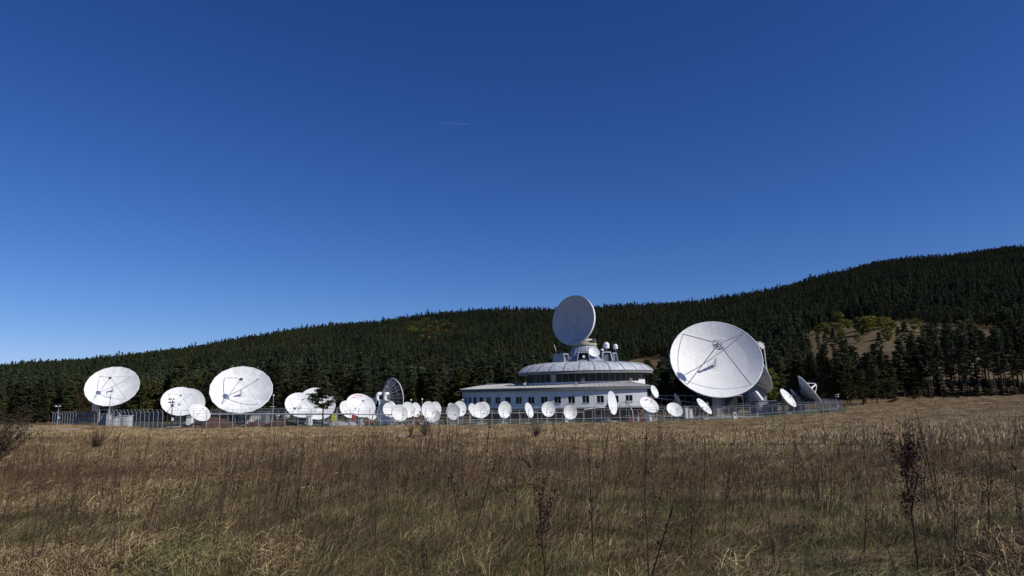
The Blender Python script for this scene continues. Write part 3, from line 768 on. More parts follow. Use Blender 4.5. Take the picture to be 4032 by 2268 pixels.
# disc: fascia, soffit and dome of seamed sheets
AO, BO = 16.55, 10.0
def soff():
    q = MB(); N = 72
    prof = [(1.0, 9.55), (1.0, 8.95), (.985, 8.93), (.6, 8.93)]
    v = [ep(2 * math.pi * i / N, AO * r, BO * r, z) for r, z in prof for i in range(N)]
    q.add(v, [(k * N + i, (k + 1) * N + i, (k + 1) * N + (i + 1) % N, k * N + (i + 1) % N) for k in range(3) for i in range(N)])
    return q
soff().build('disc_fascia', 'fascia', bld)
NR = 84
prof = [(1.012, 9.56), (.975, 10.15), (.93, 10.75), (.85, 11.35), (.7, 11.7), (.45, 11.95)]
for i in range(NR):
    a0, a1 = 2 * math.pi * i / NR, 2 * math.pi * (i + 1) / NR
    am = ((a0 + a1) / 2 + math.pi) % (2 * math.pi) - math.pi
    q = MB(); v = []
    for dz in (0, .06):
        for r, z in prof: v += [ep(a0 + .0004, AO * r, BO * r, z + dz), ep(a1 - .0004, AO * r, BO * r, z + dz)]
    L = len(prof); f = []
    for k in range(L - 1):
        f.append((2 * L + 2 * k, 2 * L + 2 * k + 1, 2 * L + 2 * k + 3, 2 * L + 2 * k + 2)); f.append((2 * k, 2 * k + 2, 2 * k + 3, 2 * k + 1))
        f.append((2 * k, 2 * L + 2 * k, 2 * L + 2 * k + 2, 2 * k + 2)); f.append((2 * k + 1, 2 * k + 3, 2 * L + 2 * k + 3, 2 * L + 2 * k + 1))
    f.append((0, 1, 2 * L + 1, 2 * L)); q.add(v, f)
    rp = q.build('roof_sheet', 'roof_up', bld)
    if abs(am) < 1.8:
        thick = .085 if i % 3 == 0 else .028
        s_ = MB(); P = [ep(a1, AO * r, BO * r, z + .08) for r, z in prof]; s_.path(P, thick, 5); s_.build('roof_seam', 'roof_rib' if i % 3 == 0 else 'roof_low', rp)
q = MB(); N = 48
q.add([ep(2 * math.pi * i / N, AO * .45, BO * .45, 11.95) for i in range(N)], [tuple(range(N))]); q.build('roof_deck', 'roof_up', bld)
# cupola
cc = Vector((CX, CY, 0))
for i in range(24):
    a0, a1 = 2 * math.pi * i / 24, 2 * math.pi * (i + 1) / 24; q = MB(); v = []
    for (r, z) in ((5.6, 11.9), (4.2, 13.4), (3.4, 15.0), (2.7, 16.1)):
        v += [cc + Vector((r * math.sin(a0), -r * math.cos(a0), z)), cc + Vector((r * math.sin(a1), -r * math.cos(a1), z))]
    q.add(v, [(2 * k, 2 * k + 1, 2 * k + 3, 2 * k + 2) for k in range(3)]); cp = q.build('cupola_sheet', 'zinc_shaded', bld)
    MB().path([v[1], v[3], v[5], v[7]], .05, 5).build('roof_seam', 'roof_low', cp)
MB().lathe(cc, [(.01, 16.05), (3.0, 16.05), (3.05, 16.2), (3.05, 16.55), (1.4, 16.75), (1.3, 16.9), (.01, 17.0)], 36).build('antenna_platform', 'cream', bld, smooth=30)
q = MB()
for i in range(14):
    a = 2 * math.pi * i / 14; p = cc + Vector((2.9 * math.cos(a), 2.9 * math.sin(a), 16.55)); a2 = 2 * math.pi * (i + 1) / 14
    p2 = cc + Vector((2.9 * math.cos(a2), 2.9 * math.sin(a2), 16.55))
    q.tube(p, p + Vector((0, 0, 1.1)), .035, n=5)
    for hh in (.6, 1.1): q.tube(p + Vector((0, 0, hh)), p2 + Vector((0, 0, hh)), .03, n=5)
q.build('railing', 'galv', bld)
# dormers: sloping-sided hoods
def dormer(px, ang, w=3.2, h=3.0, y=174.5, opening='black', zb=11.7, dep=3.6):
    c = at(px, 1400, y); c.z = zb; m3 = Matrix.Rotation(ang, 3, 'Z')
    def P(x, yy, z): return c + m3 @ Vector((x, yy, z))
    q = MB(); wt = w * .78; fr = .24
    o = [P(-w / 2, 0, 0), P(w / 2, 0, 0), P(wt / 2, .35, h), P(-wt / 2, .35, h)]
    bk = [P(-w / 2 * .8, dep, 0), P(w / 2 * .8, dep, 0), P(wt / 2 * .8, dep, h), P(-wt / 2 * .8, dep, h)]
    i_ = [P(-w / 2 + fr, .02, .12), P(w / 2 - fr, .02, .12), P(wt / 2 - fr, .31, h - fr), P(-wt / 2 + fr, .31, h - fr)]
    r_ = [p + m3 @ Vector((0, .8, 0)) for p in i_]
    q.add(o + bk + i_ + r_, [(0, 1, 9, 8), (1, 2, 10, 9), (2, 3, 11, 10), (3, 0, 8, 11), (1, 5, 6, 2), (0, 3, 7, 4), (3, 2, 6, 7), (5, 4, 7, 6),
                             (8, 9, 13, 12), (9, 10, 14, 13), (10, 11, 15, 14), (11, 8, 12, 15)])
    dm = q.build('dormer', 'zinc_shaded', bld)
    MB().add(r_, [(0, 1, 2, 3)]).build('opening', opening, dm)
    cap = MB(); e2 = [p + Vector((0, 0, .005)) for p in (o[3], o[2], bk[2], bk[3])]; cap.add(e2 + [p + Vector((0, 0, .12)) for p in e2], [(0, 1, 5, 4), (1, 2, 6, 5), (2, 3, 7, 6), (3, 0, 4, 7), (4, 5, 6, 7)])
    cap.build('cap', 'mullion', dm); return dm, P
dm, _ = dormer(2298, 0.0, 3.4, 2.5, 173.2)
dm, _ = dormer(2192, -.75, 3.0, 2.35, 177.2, 'blueblack')
dm, _ = dormer(2233, .9, 2.7, 2.35, 176.0, 'wall_grey')
dm, P = dormer(2392, .25, 2.9, 2.6, 175.6, 'blueblack')
s_ = MB()
for k in range(5): s_.tube(P(-.6 + .3 * k, .7, .3), P(-.6 + .3 * k, .7, 2.0), .06, n=5)
s_.build('white_slats', 'curtain', dm)
dm, P = dormer(2426, .95, 2.6, 2.5, 179.0, 'blueblack')
s_ = MB()
for k in range(4): s_.tube(P(-.45 + .3 * k, .7, .3), P(-.45 + .3 * k, .7, 1.9), .06, n=5)
s_.build('white_slats', 'curtain', dm)
dm, _ = dormer(2352, .5, 2.4, 2.0, 178.0, 'blueblack')
# rooftop kit
z = at(2067, 1530, 169)
e_ = empty('flat_panel_antenna', at(2066, 1528, 169), 'small square panel antenna on a pole on the left of the lower roof', 'antenna')
q = MB().tube(at(2066, 1529, 169), at(2066, 1514, 169), .05, n=6); q.box(at(2066, 1529, 169), (.5, .3, .12)); q.build('pole', 'galv', e_)
MB().box(at(2067, 1511.5, 168.8), (.62, .1, .62), 0, Matrix.Rotation(.6, 3, 'Y')).build('panel', 'dish_shade_grey', e_)
e_ = empty('roof_vent', at(2269, 1522, 168), 'grey roof vent with a rounded hood on the lower roof', 'vent')
MB().box(at(2269, 1517.5, 168), (.55, .5, .75)).build('box', 'galv', e_); MB().tube(at(2266, 1512, 168.3), at(2272, 1512, 168.3), .32, n=12).build('hood', 'galv_light', e_)
e_ = empty('air_handler', at(2295, 1506, 170.6), 'pale box unit with a bent flue before the upper windows', 'air conditioner')
MB().box(at(2295, 1498, 170.4), (1.0, .7, 1.0)).build('box', 'fascia', e_)
MB().path([at(2295, 1490, 170.4), at(2295, 1484, 170.4), at(2301, 1486, 170.2)], .17, 8).build('flue', 'fascia', e_)
MB().box(at(1966, 1518, 172), (1.0, .5, .3)).build('skylight', 'white', bld)
MB().box(at(2007, 1515, 173), (2.4, .3, .15)).build('parapet_cap', 'white', bld)
MB().box(at(2483, 1493, 173.3), (.75, .4, .65)).build('wall_unit', 'cream', bld)

# top antenna
d = Dish((2256, 1259.7, 86.6, 95.3, -14), 178, 'big shaded grey round dish standing on top of the station building', mat_='dish_shade_grey', nseg=64, hf=.26, n=(-.63, -.77, .10))
d.reflector(.06); d.rim(.05, 'white')
q = MB(); v = []
for z_ in (.02, -.75):
    for k in range(64): a = 2 * math.pi * k / 64; v.append(d.C + d.n * z_ + (d.e1 * math.cos(a) + d.e2 * math.sin(a)) * (d.R + .05 + (0 if z_ > 0 else -.12)))
q.add(v, [(k, (k + 1) % 64, 64 + (k + 1) % 64, 64 + k) for k in range(64)]); q.build('rim_band', 'white', d.root, smooth=40)
d.root.location = cc + Vector((0, 0, 17.0))
sh = Vector(d.root['_w']) - (cc + Vector((0, 0, 17.0)))
for ch in d.root.children: ch.location = sh
tipc = cc + Vector((0, 0, 17.0)); d.root['_w'] = tuple(tipc)
MB().tube(d.V, d.V + d.n * .95, .09, n=8).build('feed_boom', 'strut', d.root)
q = MB(); S = d.V + d.n * .95; 
for i in range(4):
    a, b_ = R_(45 + 90 * i), R_(135 + 90 * i)
    q.tube(S + (d.e1 * math.cos(a) + d.e2 * math.sin(a)) * .32, S + (d.e1 * math.cos(b_) + d.e2 * math.sin(b_)) * .32, .07, n=6)
q.build('feed_frame', 'white_clean', d.root)
MB().tube(d.V - d.n * .1, d.V - d.n * 1.3, 1.5, .8, n=16).build('hub', 'wall_grey', d.root, smooth=40)
q = MB().tube(tipc, tipc + Vector((0, 0, 1.6)), .9, .5, n=14)
q.tube(tipc + Vector((0, 0, 1.6)), d.V - d.n * 1.3, .45, n=10); q.tube(tipc + Vector((.9, 0, 1.6)), d.V - d.n * 1.0 - d.e2 * 2.5, .18, n=8)
q.build('mount', 'cream', d.root, smooth=40)
q = MB()
for i in range(16):
    a = 2 * math.pi * i / 16
    q.tube(d.surf(.97, a, -.25), d.V - d.n * 1.2 + (d.e1 * math.cos(a) + d.e2 * math.sin(a)) * .8, .07, n=5)
q.build('back_frame', 'galv', d.root)
q = MB().tube(at(2296, 1338, 178.2), at(2330, 1338, 178.2), .2, n=10); q.box(at(2308, 1338, 178), (1.2, .8, .7)); q.build('motor', 'white', d.root)
MB().tube(d.surf(1, R_(95)), d.surf(1, R_(95)) + d.e2 * .8, .02, n=5).build('lightning_rod', 'galv', d.root)
d = Dish((2339.6, 1386, 21.7, 17.6, 3), 174.5, 'small white dish on the upper roof beside the cupola', mat_='offwhite', nseg=36)
old = d.root.location.copy(); nb = Vector((d.V.x, d.V.y + .3, 12.0)); d.foot = nb; d.root.location = nb; d.root['_w'] = tuple(nb)
d.reflector(.05); d.rim(.03); MB().tube(d.V, d.V + d.n * .5, .05, n=8).build('feed_horn', 'strut', d.root)
q = MB().tube(nb - Vector((0, 0, .1)), d.V - d.n * .2, .1, n=8); q.box(nb + Vector((0, 0, .15)), (2.6, 1.0, .15)); q.tube(nb + Vector((0, 0, .1)), nb + Vector((0, 0, 1.2)), .14, n=8); q.build('mount', 'galv_light', d.root)
def radome(px, py, w, h, Y, lb, logo=True, gr='radomes on the dormer roofs'):
    c = at(px, py + h / 2, Y); s_ = Y / FPX; Rr = w / 2 * s_; H_ = h * s_
    e_ = empty('radome', c - Vector((0, 0, .35)), lb, 'radome', gr)
    pr = [(.01, 0), (Rr * .8, .0), (Rr * .98, .08)] + [(Rr, H_ - Rr)] + [(Rr * math.cos(t), H_ - Rr + Rr * math.sin(t)) for t in np.linspace(.15, 1.5, 8)] + [(.01, H_)]
    MB().lathe(c, pr, 28).build('dome', 'white_clean', e_, smooth=50)
    MB().tube(c - Vector((0, 0, .5)), c, .13, n=8).build('stand', 'galv', e_)
    if logo:
        q = MB(); z_ = H_ * .38; 
        for k in range(-3, 1 if w < 22 else 0):
            a = -math.pi / 2 + k * .2 + .3; a2 = a + .15
            q.add([c + Vector(((Rr + .01) * math.cos(t), (Rr + .01) * math.sin(t), zz)) for t, zz in ((a, z_), (a2, z_), (a2, z_ + .13), (a, z_ + .13))], [(0, 1, 2, 3)])
        q.build('printed_mark', 'bluelogo', e_)
radome(2388, 1359.5, 23.5, 26, 176.5, 'larger domed white radome with blue mark on the upper roof')
radome(2423.5, 1364.5, 19, 20, 180.2, 'smaller domed white radome, rightmost on the upper roof')
radome(2371, 1377, 14, 8, 178.5, 'lowest flat white radome left of the domed pair', False)
e_ = empty('bent_antenna_panel', at(2190, 1387, 177), 'thin white tilted panel antenna at the left of the upper roof', 'antenna')
MB().box(at(2185.5, 1369, 177), (.12, .5, 1.5), 0, Matrix.Rotation(-.28, 3, 'Y')).build('panel', 'white', e_)
MB().tube(at(2190, 1390, 177), at(2189, 1378, 177), .04, n=6).build('pole', 'galv', e_)
e_ = empty('whip_antenna', at(2250, 1384, 174.8), 'thin brown whip mast left of the cupola', 'antenna'); MB().tube(at(2250, 1386, 174.8), at(2250.5, 1352, 174.8), .05, n=6).build('mast', 'bark', e_)
e_ = empty('whip_antenna', at(2343, 1368, 178), 'thin dark whip mast right of the cupola rail', 'antenna'); MB().tube(at(2343, 1370, 178), at(2342.5, 1337, 178), .06, n=6).build('mast', 'galv', e_)
# feed visible inside front dormer
e_ = empty('indoor_dish', at(2300, 1418, 173.9), 'little oval white dish inside the front dormer opening', 'satellite dish')
MB().lathe(at(2299.5, 1403.5, 173.8), [(.01, 0), (.2, .02), (.36, .07), (.36, .03), (.01, -.05)], 20, Vector((-.2, -1, .2))).build('reflector', 'white', e_)
MB().tube(at(2303, 1422, 173.9), at(2300, 1405, 173.9), .07, n=7).build('stand', 'dark', e_)

# ------------------------------------------------------------------ fences
def fence(name, P, label, h=2.55, post=.045, mesh_='mesh', arm=True, rails=(1.0,), flip=1):
    """P = list of plan+ground points for posts"""
    root = empty(name, P[0], label, 'fence', None)
    for i, p in enumerate(P):
        d0 = (P[min(i + 1, len(P) - 1)] - P[max(i - 1, 0)]); d0.z = 0; d0.normalize(); o = Vector((d0.y, -d0.x, 0)) * flip
        q = MB().tube(p - Vector((0, 0, .2)), p + Vector((0, 0, h)), post, n=6)
        if arm: q.tube(p + Vector((0, 0, h)), p + Vector((0, 0, h + .42)) + o * .38 + d0 * .12, post * .8, n=5)
        q.build('post', 'galv_light', root)
    q = MB(); pn = []
    for i in range(len(P) - 1):
        a, b_ = P[i], P[i + 1]; dd = (b_ - a); dn = Vector((dd.x, dd.y, 0)).normalized(); o = Vector((dn.y, -dn.x, 0)) * flip
        for r in rails: q.tube(a + Vector((0, 0, r)), b_ + Vector((0, 0, r)), .028, n=5)
        if arm:
            for k, t in ((.38, .42), (.02, .02)): q.tube(a + Vector((0, 0, h + t)) + o * k + dn * .15, b_ + Vector((0, 0, h + t)) + o * k - dn * .12, .02, n=4)
        g0, g1 = a + dn * .03, b_ - dn * .03
        MB().add([g0, g1, g1 + Vector((0, 0, h)), g0 + Vector((0, 0, h))], [(0, 1, 2, 3)]).build('mesh_panel', mesh_, root)
    q.build('rail', 'galv_light', root)
    return root
# front run
postpx = list(np.arange(657, 1400, 51.5)) + list(np.arange(1410, 2000, 44)) + list(np.arange(2010, 2520, 36)) + list(np.arange(2530, 3300, 28.5))
P = [gp(float(p), fy(float(p))) for p in postpx]
fence('perimeter_fence', P, 'long front perimeter fence of steel posts before the small dishes')
# left oblique run (denser look, seen at a slant)
c0, c1 = gp(657, 116), gp(432, 139)
PL = [c1 + (c0 - c1) * (i / 14) for i in range(14)]
for p in PL: p.z = G(p.x, p.y)
fence('perimeter_fence', PL, 'slanting fence run at left between the gate and the dark pole', mesh_='mesh_dense', h=2.7)
c0, c1 = gp(383, 146), gp(205, 176)
PL = [c1 + (c0 - c1) * (i / 16) for i in range(17)]
for p in PL: p.z = G(p.x, p.y)
fence('perimeter_fence', PL, 'leftmost fence run behind the twiggy bushes', mesh_='mesh_dense', h=2.6)
# right return run, seen end on
c0, c1 = gp(3318, 185), gp(3212, 215)
PL = [c0 + (c1 - c0) * (i / 15) for i in range(16)]
for p in PL: p.z = G(p.x, p.y)
fence('perimeter_fence', PL, 'fence return at the far right corner, posts packed close together', mesh_='mesh_dense', h=2.6)
PB = [gp(float(p), 172) for p in np.arange(830, 1360, 33)]
fence('rear_fence', PB, 'rear fence seen behind the left dishes', h=2.9)
PB = [gp(float(p), 200) for p in np.arange(2560, 3210, 30)]
fence('rear_fence', PB, 'rear fence seen behind the giant dish', h=2.6, mesh_='mesh')
# gate
g0, g1 = gp(388, 145), gp(424, 140)
gt = empty('gate', g0, 'steel gate with pale panel in the left fence', 'gate')
for p in (g0, g1): MB().tube(p, p + Vector((0, 0, 3.2)), .1, n=8).build('post', 'galv_light', gt)
MB().tube(g0 + Vector((0, 0, 3.15)), g1 + Vector((0, 0, 3.15)), .07, n=6).build('crossbar', 'galv_light', gt)
q = MB(); q.slab(g0 * .78 + g1 * .22 + Vector((0, 0, 0)), g0 * .2 + g1 * .8, g0.z + .1, g0.z + 2.5, .08); q.build('panel', 'wall_grey', gt)

# ------------------------------------------------------------------ lamps, poles, cameras
def lamp(px, ytop, Y, lb):
    g0 = gp(px, Y); t = at(px, ytop, Y); t.x = g0.x
    e_ = empty('globe_lamp', g0, lb, 'lamp post', 'globe lamps in the station yard')
    MB().tube(g0, t - Vector((0, 0, .2)), .06, .05, n=8).build('pole', 'galv_light', e_)
    MB().ball(t, .19, 14).build('globe', 'white_clean', e_, smooth=60)
    return e_, t
e_, t = lamp(1073, 1557, 145, 'globe lamp with a white crossbar right of the second largest dish')
MB().box(at(1073, 1601, 145), (.95, .12, .1)).build('crossbar', 'white', e_)
lamp(1618, 1575, 152, 'globe lamp over the narrow small dish'); lamp(1662, 1572, 150, 'tallest globe lamp standing right of the lattice dish')
lamp(1822, 1575, 150, 'globe lamp at the left end of the building'); lamp(2343.5, 1559, 154, 'globe lamp before the sunlit part of the wall')
def campole(px, ytop, Y, lb, m_='galv_light', arm=.45, heads=2):
    g0 = gp(px, Y); t = at(px, ytop, Y); t.x = g0.x
    e_ = empty('camera_pole', g0, lb, 'camera pole', 'security camera poles')
    MB().tube(g0, t, .09, .06, n=8).build('pole', m_, e_)
    for k in range(heads):
        s_ = -1 if k % 2 else 1
        q = MB().tube(t - Vector((0, 0, .5 * (k // 2))), t + Vector((s_ * arm, -.1, .12 - .5 * (k // 2))), .03, n=5)
        q.box(t + Vector((s_ * arm, -.2, .15 - .5 * (k // 2))), (.24, .45, .2), .4 * s_); q.build('camera', 'white' if m_ != 'dark' else 'dark', e_)
    MB().box(g0 + Vector((.2, -.1, 1.6)), (.25, .2, .5)).build('junction_box', 'white', e_)
campole(225, 1602, 160, 'short camera pole with two white cameras at the left fence')
campole(426.5, 1556, 131, 'thin white camera pole before the leftmost large dish', arm=.35, heads=4)
campole(673, 1575, 115.5, 'dark camera pole before the medium left dish', 'dark', .3, 4)
campole(3299, 1556, 187, 'white camera cluster pole at the right fence corner', 'galv', .3, 4)

# ------------------------------------------------------------------ cable trays
def tray(p, zoff, label, r=.12):
    root = empty('cable_tray', p[0], label, 'cable tray')
    q = MB()
    for a, b_ in zip(p[:-1], p[1:]):
        for dy in (0, .5): q.tube(a + Vector((0, dy, 0)), b_ + Vector((0, dy, 0)), r, n=6)
    q.build('beam', 'galv_light', root)
    for a in p:
        MB().tube(Vector((a.x, a.y + .25, G(a.x, a.y) - .1)), a + Vector((0, .25, 0)), .07, n=6).build('support', 'galv', root)
tray([at(px, 1631.5 - (px - 830) * .0025, 128) for px in range(830, 1400, 94)], 0, 'grey cable duct running behind the left fence', .16)
tray([at(px, 1632, 129) for px in range(1400, 1600, 65)], 0, 'grey cable duct below the emblem dish', .1)
tray([at(px, 1630 - (px - 1640) * .01, 143) for px in range(1640, 2300, 82)], 0, 'cable duct behind the row of small dishes', .09)
tray([at(2300, 1612, 158), at(2380, 1603, 160), at(2440, 1590, 162), at(2465, 1580, 162), at(2560, 1580, 164)], 0, 'raised pipe rack bending upward before the sunlit wall', .08)
tray([at(px, 1557 + (px - 2550) * .004, 189) for px in range(2550, 3000, 75)], 0, 'raised rail behind the giant dish', .1)
tray([at(px, 1563 + (px - 2550) * .12, 186) for px in range(2550, 2780, 55)], 0, 'dark sloping cable bridge left of the giant dish', .1)
# the big bracket arm before the sunlit wall
e_ = empty('waveguide_arm', gp(2494, 150), 'grey bent steel arm standing before the sunlit wall', 'steel arm')
MB().path([at(2465, 1580, 152), at(2480, 1600, 151), at(2490, 1619, 150.5), gp(2494, 150)], .13, 8).build('arm', 'galv', e_)

# ------------------------------------------------------------------ huts, cabinets, mounds
def hut(px0, px1, ytop, Y, dep, lb, m_='white', name='equipment_hut', cat='hut', roof=None, door=None, ribs=0):
    a, b_ = gp(px0, Y), gp(px1, Y); zt = at((px0 + px1) / 2, ytop, Y).z; zb = min(a.z, b_.z) - .1
    e_ = empty(name, (a + b_) / 2, lb, cat)
    w_ = b_.x - a.x; c = Vector(((a.x + b_.x) / 2, Y + dep / 2, (zb + zt) / 2))
    MB().box(c, (w_, dep, zt - zb)).build('body', m_, e_)
    MB().box(Vector((c.x, c.y, zt + .05)), (w_ + .25, dep + .25, .1)).build('roof', roof or m_, e_)
    if door is not None:
        MB().box(Vector((a.x + w_ * door, Y - .02, zb + (zt - zb) * .45)), (min(.9, w_ * .3), .05, (zt - zb) * .8)).build('door', 'wall_grey', e_)
    for k in range(ribs):
        MB().box(Vector((a.x + w_ * (k + .5) / ribs, Y - .03, (zb + zt) / 2)), (.08, .06, (zt - zb) * .94)).build('rib', 'galv', e_)
    return e_
hut(966, 1026, 1632, 146, 4, 'white ribbed cabin under the second largest dish', 'white', ribs=7)
hut(903, 962, 1634, 148, 3, 'dark blue container left of the white ribbed cabin', 'blueblack')
hut(1025, 1046, 1624, 143, 2, 'grey corrugated cabinet at the right end of the cabin', 'galv', ribs=5)
hut(732, 752, 1642, 138, 2.5, 'white box hut under the medium left dish', 'white')
hut(752, 779, 1645, 139, 2.5, 'grey corrugated box beside the white box hut', 'galv_light', ribs=6)
hut(780, 808, 1646, 141, 2, 'low pale box behind the small tilted dish', 'white')
hut(393, 417, 1632, 142, 2, 'pale grey cabin just inside the gate', 'wall_grey')
hut(465, 500, 1638, 140, 2, 'white cabinet group with open door behind the slanting fence', 'white', door=.4)
hut(444, 456, 1643, 139.5, 1.5, 'thin white cabinet left of the cabinet group', 'white', name='cabinet', cat='cabinet')
hut(1167, 1192, 1641, 134, 2, 'grey brown cabinet under the dish before the pine', 'fascia', name='cabinet', cat='cabinet')
hut(1213, 1224, 1637, 133, 1, 'tall pale pillar cabinet left of the pine', 'offwhite', name='cabinet', cat='cabinet')
hut(1416, 1426, 1644, 124, .6, 'small grey meter box under the emblem dish', 'galv_light', name='cabinet', cat='cabinet')
hut(1652, 1667, 1660, 132, 1.8, 'little white hut with yellow timber roof behind the bush', 'white', roof='wood')
hut(1609, 1648, 1642, 140, 2.5, 'low red brick shed behind the small dishes', 'brick')
hut(2480, 2500, 1640, 151, 1.5, 'red brick housing beside the bent steel arm', 'brick')
hut(2500, 2534, 1636, 152, 2.5, 'second red brick housing with grey door at the building corner', 'brick', door=.4)
hut(2536, 2560, 1624, 153, 2.5, 'dark grey cabinet under the red scribble dish', 'mullion', name='cabinet', cat='cabinet')
hut(2557, 2568, 1637, 151.5, .8, 'bright white small box under the red scribble dish', 'white', name='cabinet', cat='cabinet')
hut(2700, 2711, 1603, 176, 1.2, 'white upright cabinet left of the giant dish pillar', 'white', name='cabinet', cat='cabinet')
hut(2717, 2728, 1612, 176, 1.2, 'shorter white cabinet beside the upright one', 'white', name='cabinet', cat='cabinet')
hut(2992, 3060, 1579, 196, 8, 'large grey steel container hut right of the giant dish', 'wall_grey', name='container_hut', roof='galv_light')
hut(3040, 3062, 1581, 195, 1, 'dark framed opening unit at the container end', 'mullion', name='cabinet', cat='cabinet')
hut(3125, 3160, 1560, 199, 3, 'black equipment crate under the small tilted dish', 'dark', name='equipment_crate', cat='crate')
hut(3143, 3166, 1586, 196, 2, 'dark blue cabinet under the rightmost dish', 'blueblack', name='cabinet', cat='cabinet')
hut(2225, 2238, 1651, 147, .8, 'small white box by the fence below the wall', 'white', name='cabinet', cat='cabinet')
hut(2350, 2372, 1636, 152, 1.2, 'grey cabinet below the edge-on dish', 'galv', name='cabinet', cat='cabinet')
e_ = empty('domed_cabinet', gp(2894, 172), 'small round topped white cabinet on the lawn below the giant dish', 'cabinet')
g0 = gp(2894, 172); MB().box(g0 + Vector((0, 0, .6)), (.85, .8, 1.2)).build('body', 'white', e_); MB().tube(g0 + Vector((0, -.4, 1.2)), g0 + Vector((0, .4, 1.2)), .42, n=16).build('hood', 'white', e_)
def blob(name, px, Y, w_, d_, h_, lb, cat, m_, seed=0, kind=None, rough=.25):
    rr = random.Random(seed); g0 = gp(px, Y); q = MB(); N, K = 26, 8; v = []
    ph = [rr.uniform(0, 6.28) for _ in range(8)]
    for k in range(K + 1):
        t = k / K
        for i in range(N):
            a = 2 * math.pi * i / N; r = (1 - t) ** .75 if t < 1 else 0
            n_ = 1 + rough * (math.sin(3 * a + ph[0]) * .5 + math.sin(7 * a + ph[1] + 3 * t) * .4) * (1 if k else .4)
            x = g0.x + w_ * r * n_ * math.cos(a); y = g0.y + d_ * r * n_ * math.sin(a)
            zz = (G(x, y) - .05) if k == 0 else G(g0.x, g0.y) + h_ * (math.sin(t * math.pi / 2)) * (1 + rough * (math.sin(x * 1.3 + ph[2]) * .5 + rr.uniform(-.3, .3)))
            v.append((x, y, zz))
    q.add(v, [(k * N + i, k * N + (i + 1) % N, (k + 1) * N + (i + 1) % N, (k + 1) * N + i) for k in range(K) for i in range(N)])
    o = q.build(name, m_, None, smooth=60, base=g0); tag(o, lb, cat, kind=kind); return o
blob('earth_mound', 830, 124, 4.3, 2.5, 1.6, 'brown earth mound beside the small tilted dish', 'earth mound', 'soil', 1)
blob('earth_mound', 760, 122, 2.6, 1.6, .8, 'low brown earth heap left of the bigger mound', 'earth mound', 'soil', 2)
blob('earth_mound', 1010, 124, 2.8, 1.5, .8, 'low earth bank before the white ribbed cabin', 'earth mound', 'soil', 3)
blob('earth_mound', 1100, 123, 3.0, 1.8, 1.2, 'earth bank below the upturned bowl dishes', 'earth mound', 'soil', 4)
blob('covered_heap', 1335, 124, 2.1, 1.2, .9, 'grey concrete heap beneath the yellow sign', 'rubble heap', 'concrete', 5)
blob('covered_heap', 1380, 124, 1.2, .9, .7, 'small pale heap under the emblem dish', 'rubble heap', 'concrete', 6)
blob('stony_mound', 1635, 52.5, 1.05, .6, .26, 'low earth hump with pale stones in the field', 'earth mound', 'soil', 8)
for i, (px, Y, s_) in enumerate(((1572, 51.8, .13), (1578, 52, .09), (1676, 51.5, .08), (1590, 51.7, .06))):
    o = blob('stone', px, Y, s_ * 1.2, s_, s_ * .9, ['largest pale stone at the left end of the hump', 'second pale stone on the hump', 'pale stone at the right end of the hump', 'smallest pale stone on the hump'][i], 'stone', 'gravel', 20 + i, rough=.5)
    o.location.z += .12
# sign
e_ = empty('warning_sign', gp(1316, 112.6), 'yellow square radiation warning sign fixed on the front fence', 'sign')
c = at(1315, 1644.5, 112.6); MB().box(c, (.70, .03, .92)).build('board', 'yellow', e_)
def tri(pts_, m_, nm, yy): MB().add([c + Vector((x, -yy, z_)) for x, z_ in pts_], [tuple(range(len(pts_)))]).build(nm, m_, e_)
tri([(-.24, -.16), (.24, -.16), (0, .26)], 'dark', 'triangle', .02)
tri([(-.19, -.13), (.19, -.13), (0, .20)], 'yellow', 'triangle_field', .024)
for k in range(3):
    a = R_(90 + 120 * k + 180); L_ = [(.025 * math.cos(a - .5), .025 * math.sin(a - .5))] + [(.11 * math.cos(a + t), .11 * math.sin(a + t)) for t in (-.5, -.2, .2, .5)] + [(.025 * math.cos(a + .5), .025 * math.sin(a + .5))]
    tri([(x, z_ - .02) for x, z_ in L_], 'dark', 'trefoil_blade', .028)
for k, (zz, w_) in enumerate(((.37, .26), (-.26, .22), (-.34, .25))): tri([(-w_, zz - .018), (w_, zz - .018), (w_, zz + .018), (-w_, zz + .018)], 'stalk', 'text_line', .02)
for sx in (-.3, .3): MB().tube(c + Vector((sx, .05, -.45)), Vector((c.x + sx, c.y + .05, G(c.x, c.y))), .03, n=5).build('post', 'galv', e_)
# red bin, orange machine, pallets
e_ = empty('red_bin', gp(1391, 126), 'red bin with white lid behind the fence', 'bin'); g0 = gp(1391, 126)
MB().tube(g0 + Vector((0, 0, .9)), g0 + Vector((0, 0, 1.8)), .22, .3, n=10).build('body', 'red', e_); MB().box(g0 + Vector((0, 0, 1.9)), (.7, .5, .14)).build('lid', 'white', e_)
MB().tube(g0, g0 + Vector((0, 0, .9)), .06, n=6).build('stand', 'galv', e_)
e_ = empty('orange_trailer', gp(1455, 127), 'low orange farm trailer under the emblem dish', 'trailer'); g0 = gp(1455, 127)
MB().box(g0 + Vector((0, 0, .42)), (1.5, 1.0, .14)).build('deck', 'red', e_); MB().box(g0 + Vector((-.1, .2, .75)), (.9, .6, .3)).build('load', 'soil', e_)
for sx in (-.5, .5): MB().tube(g0 + Vector((sx, -.55, .22)), g0 + Vector((sx, -.42, .22)), .22, n=14).build('wheel', 'dark', e_)
MB().box(g0 + Vector((-1.2, 0, .4)), (1.0, .1, .1)).build('drawbar', 'red', e_)
blob('red_tarp', 1643, 128, .6, .4, .5, 'crumpled red tarp left of the little white hut', 'tarp', 'red', 31, rough=.5)
e_ = empty('timber_stack', gp(1672, 134), 'leaning yellow timber boards behind the bush', 'timber')
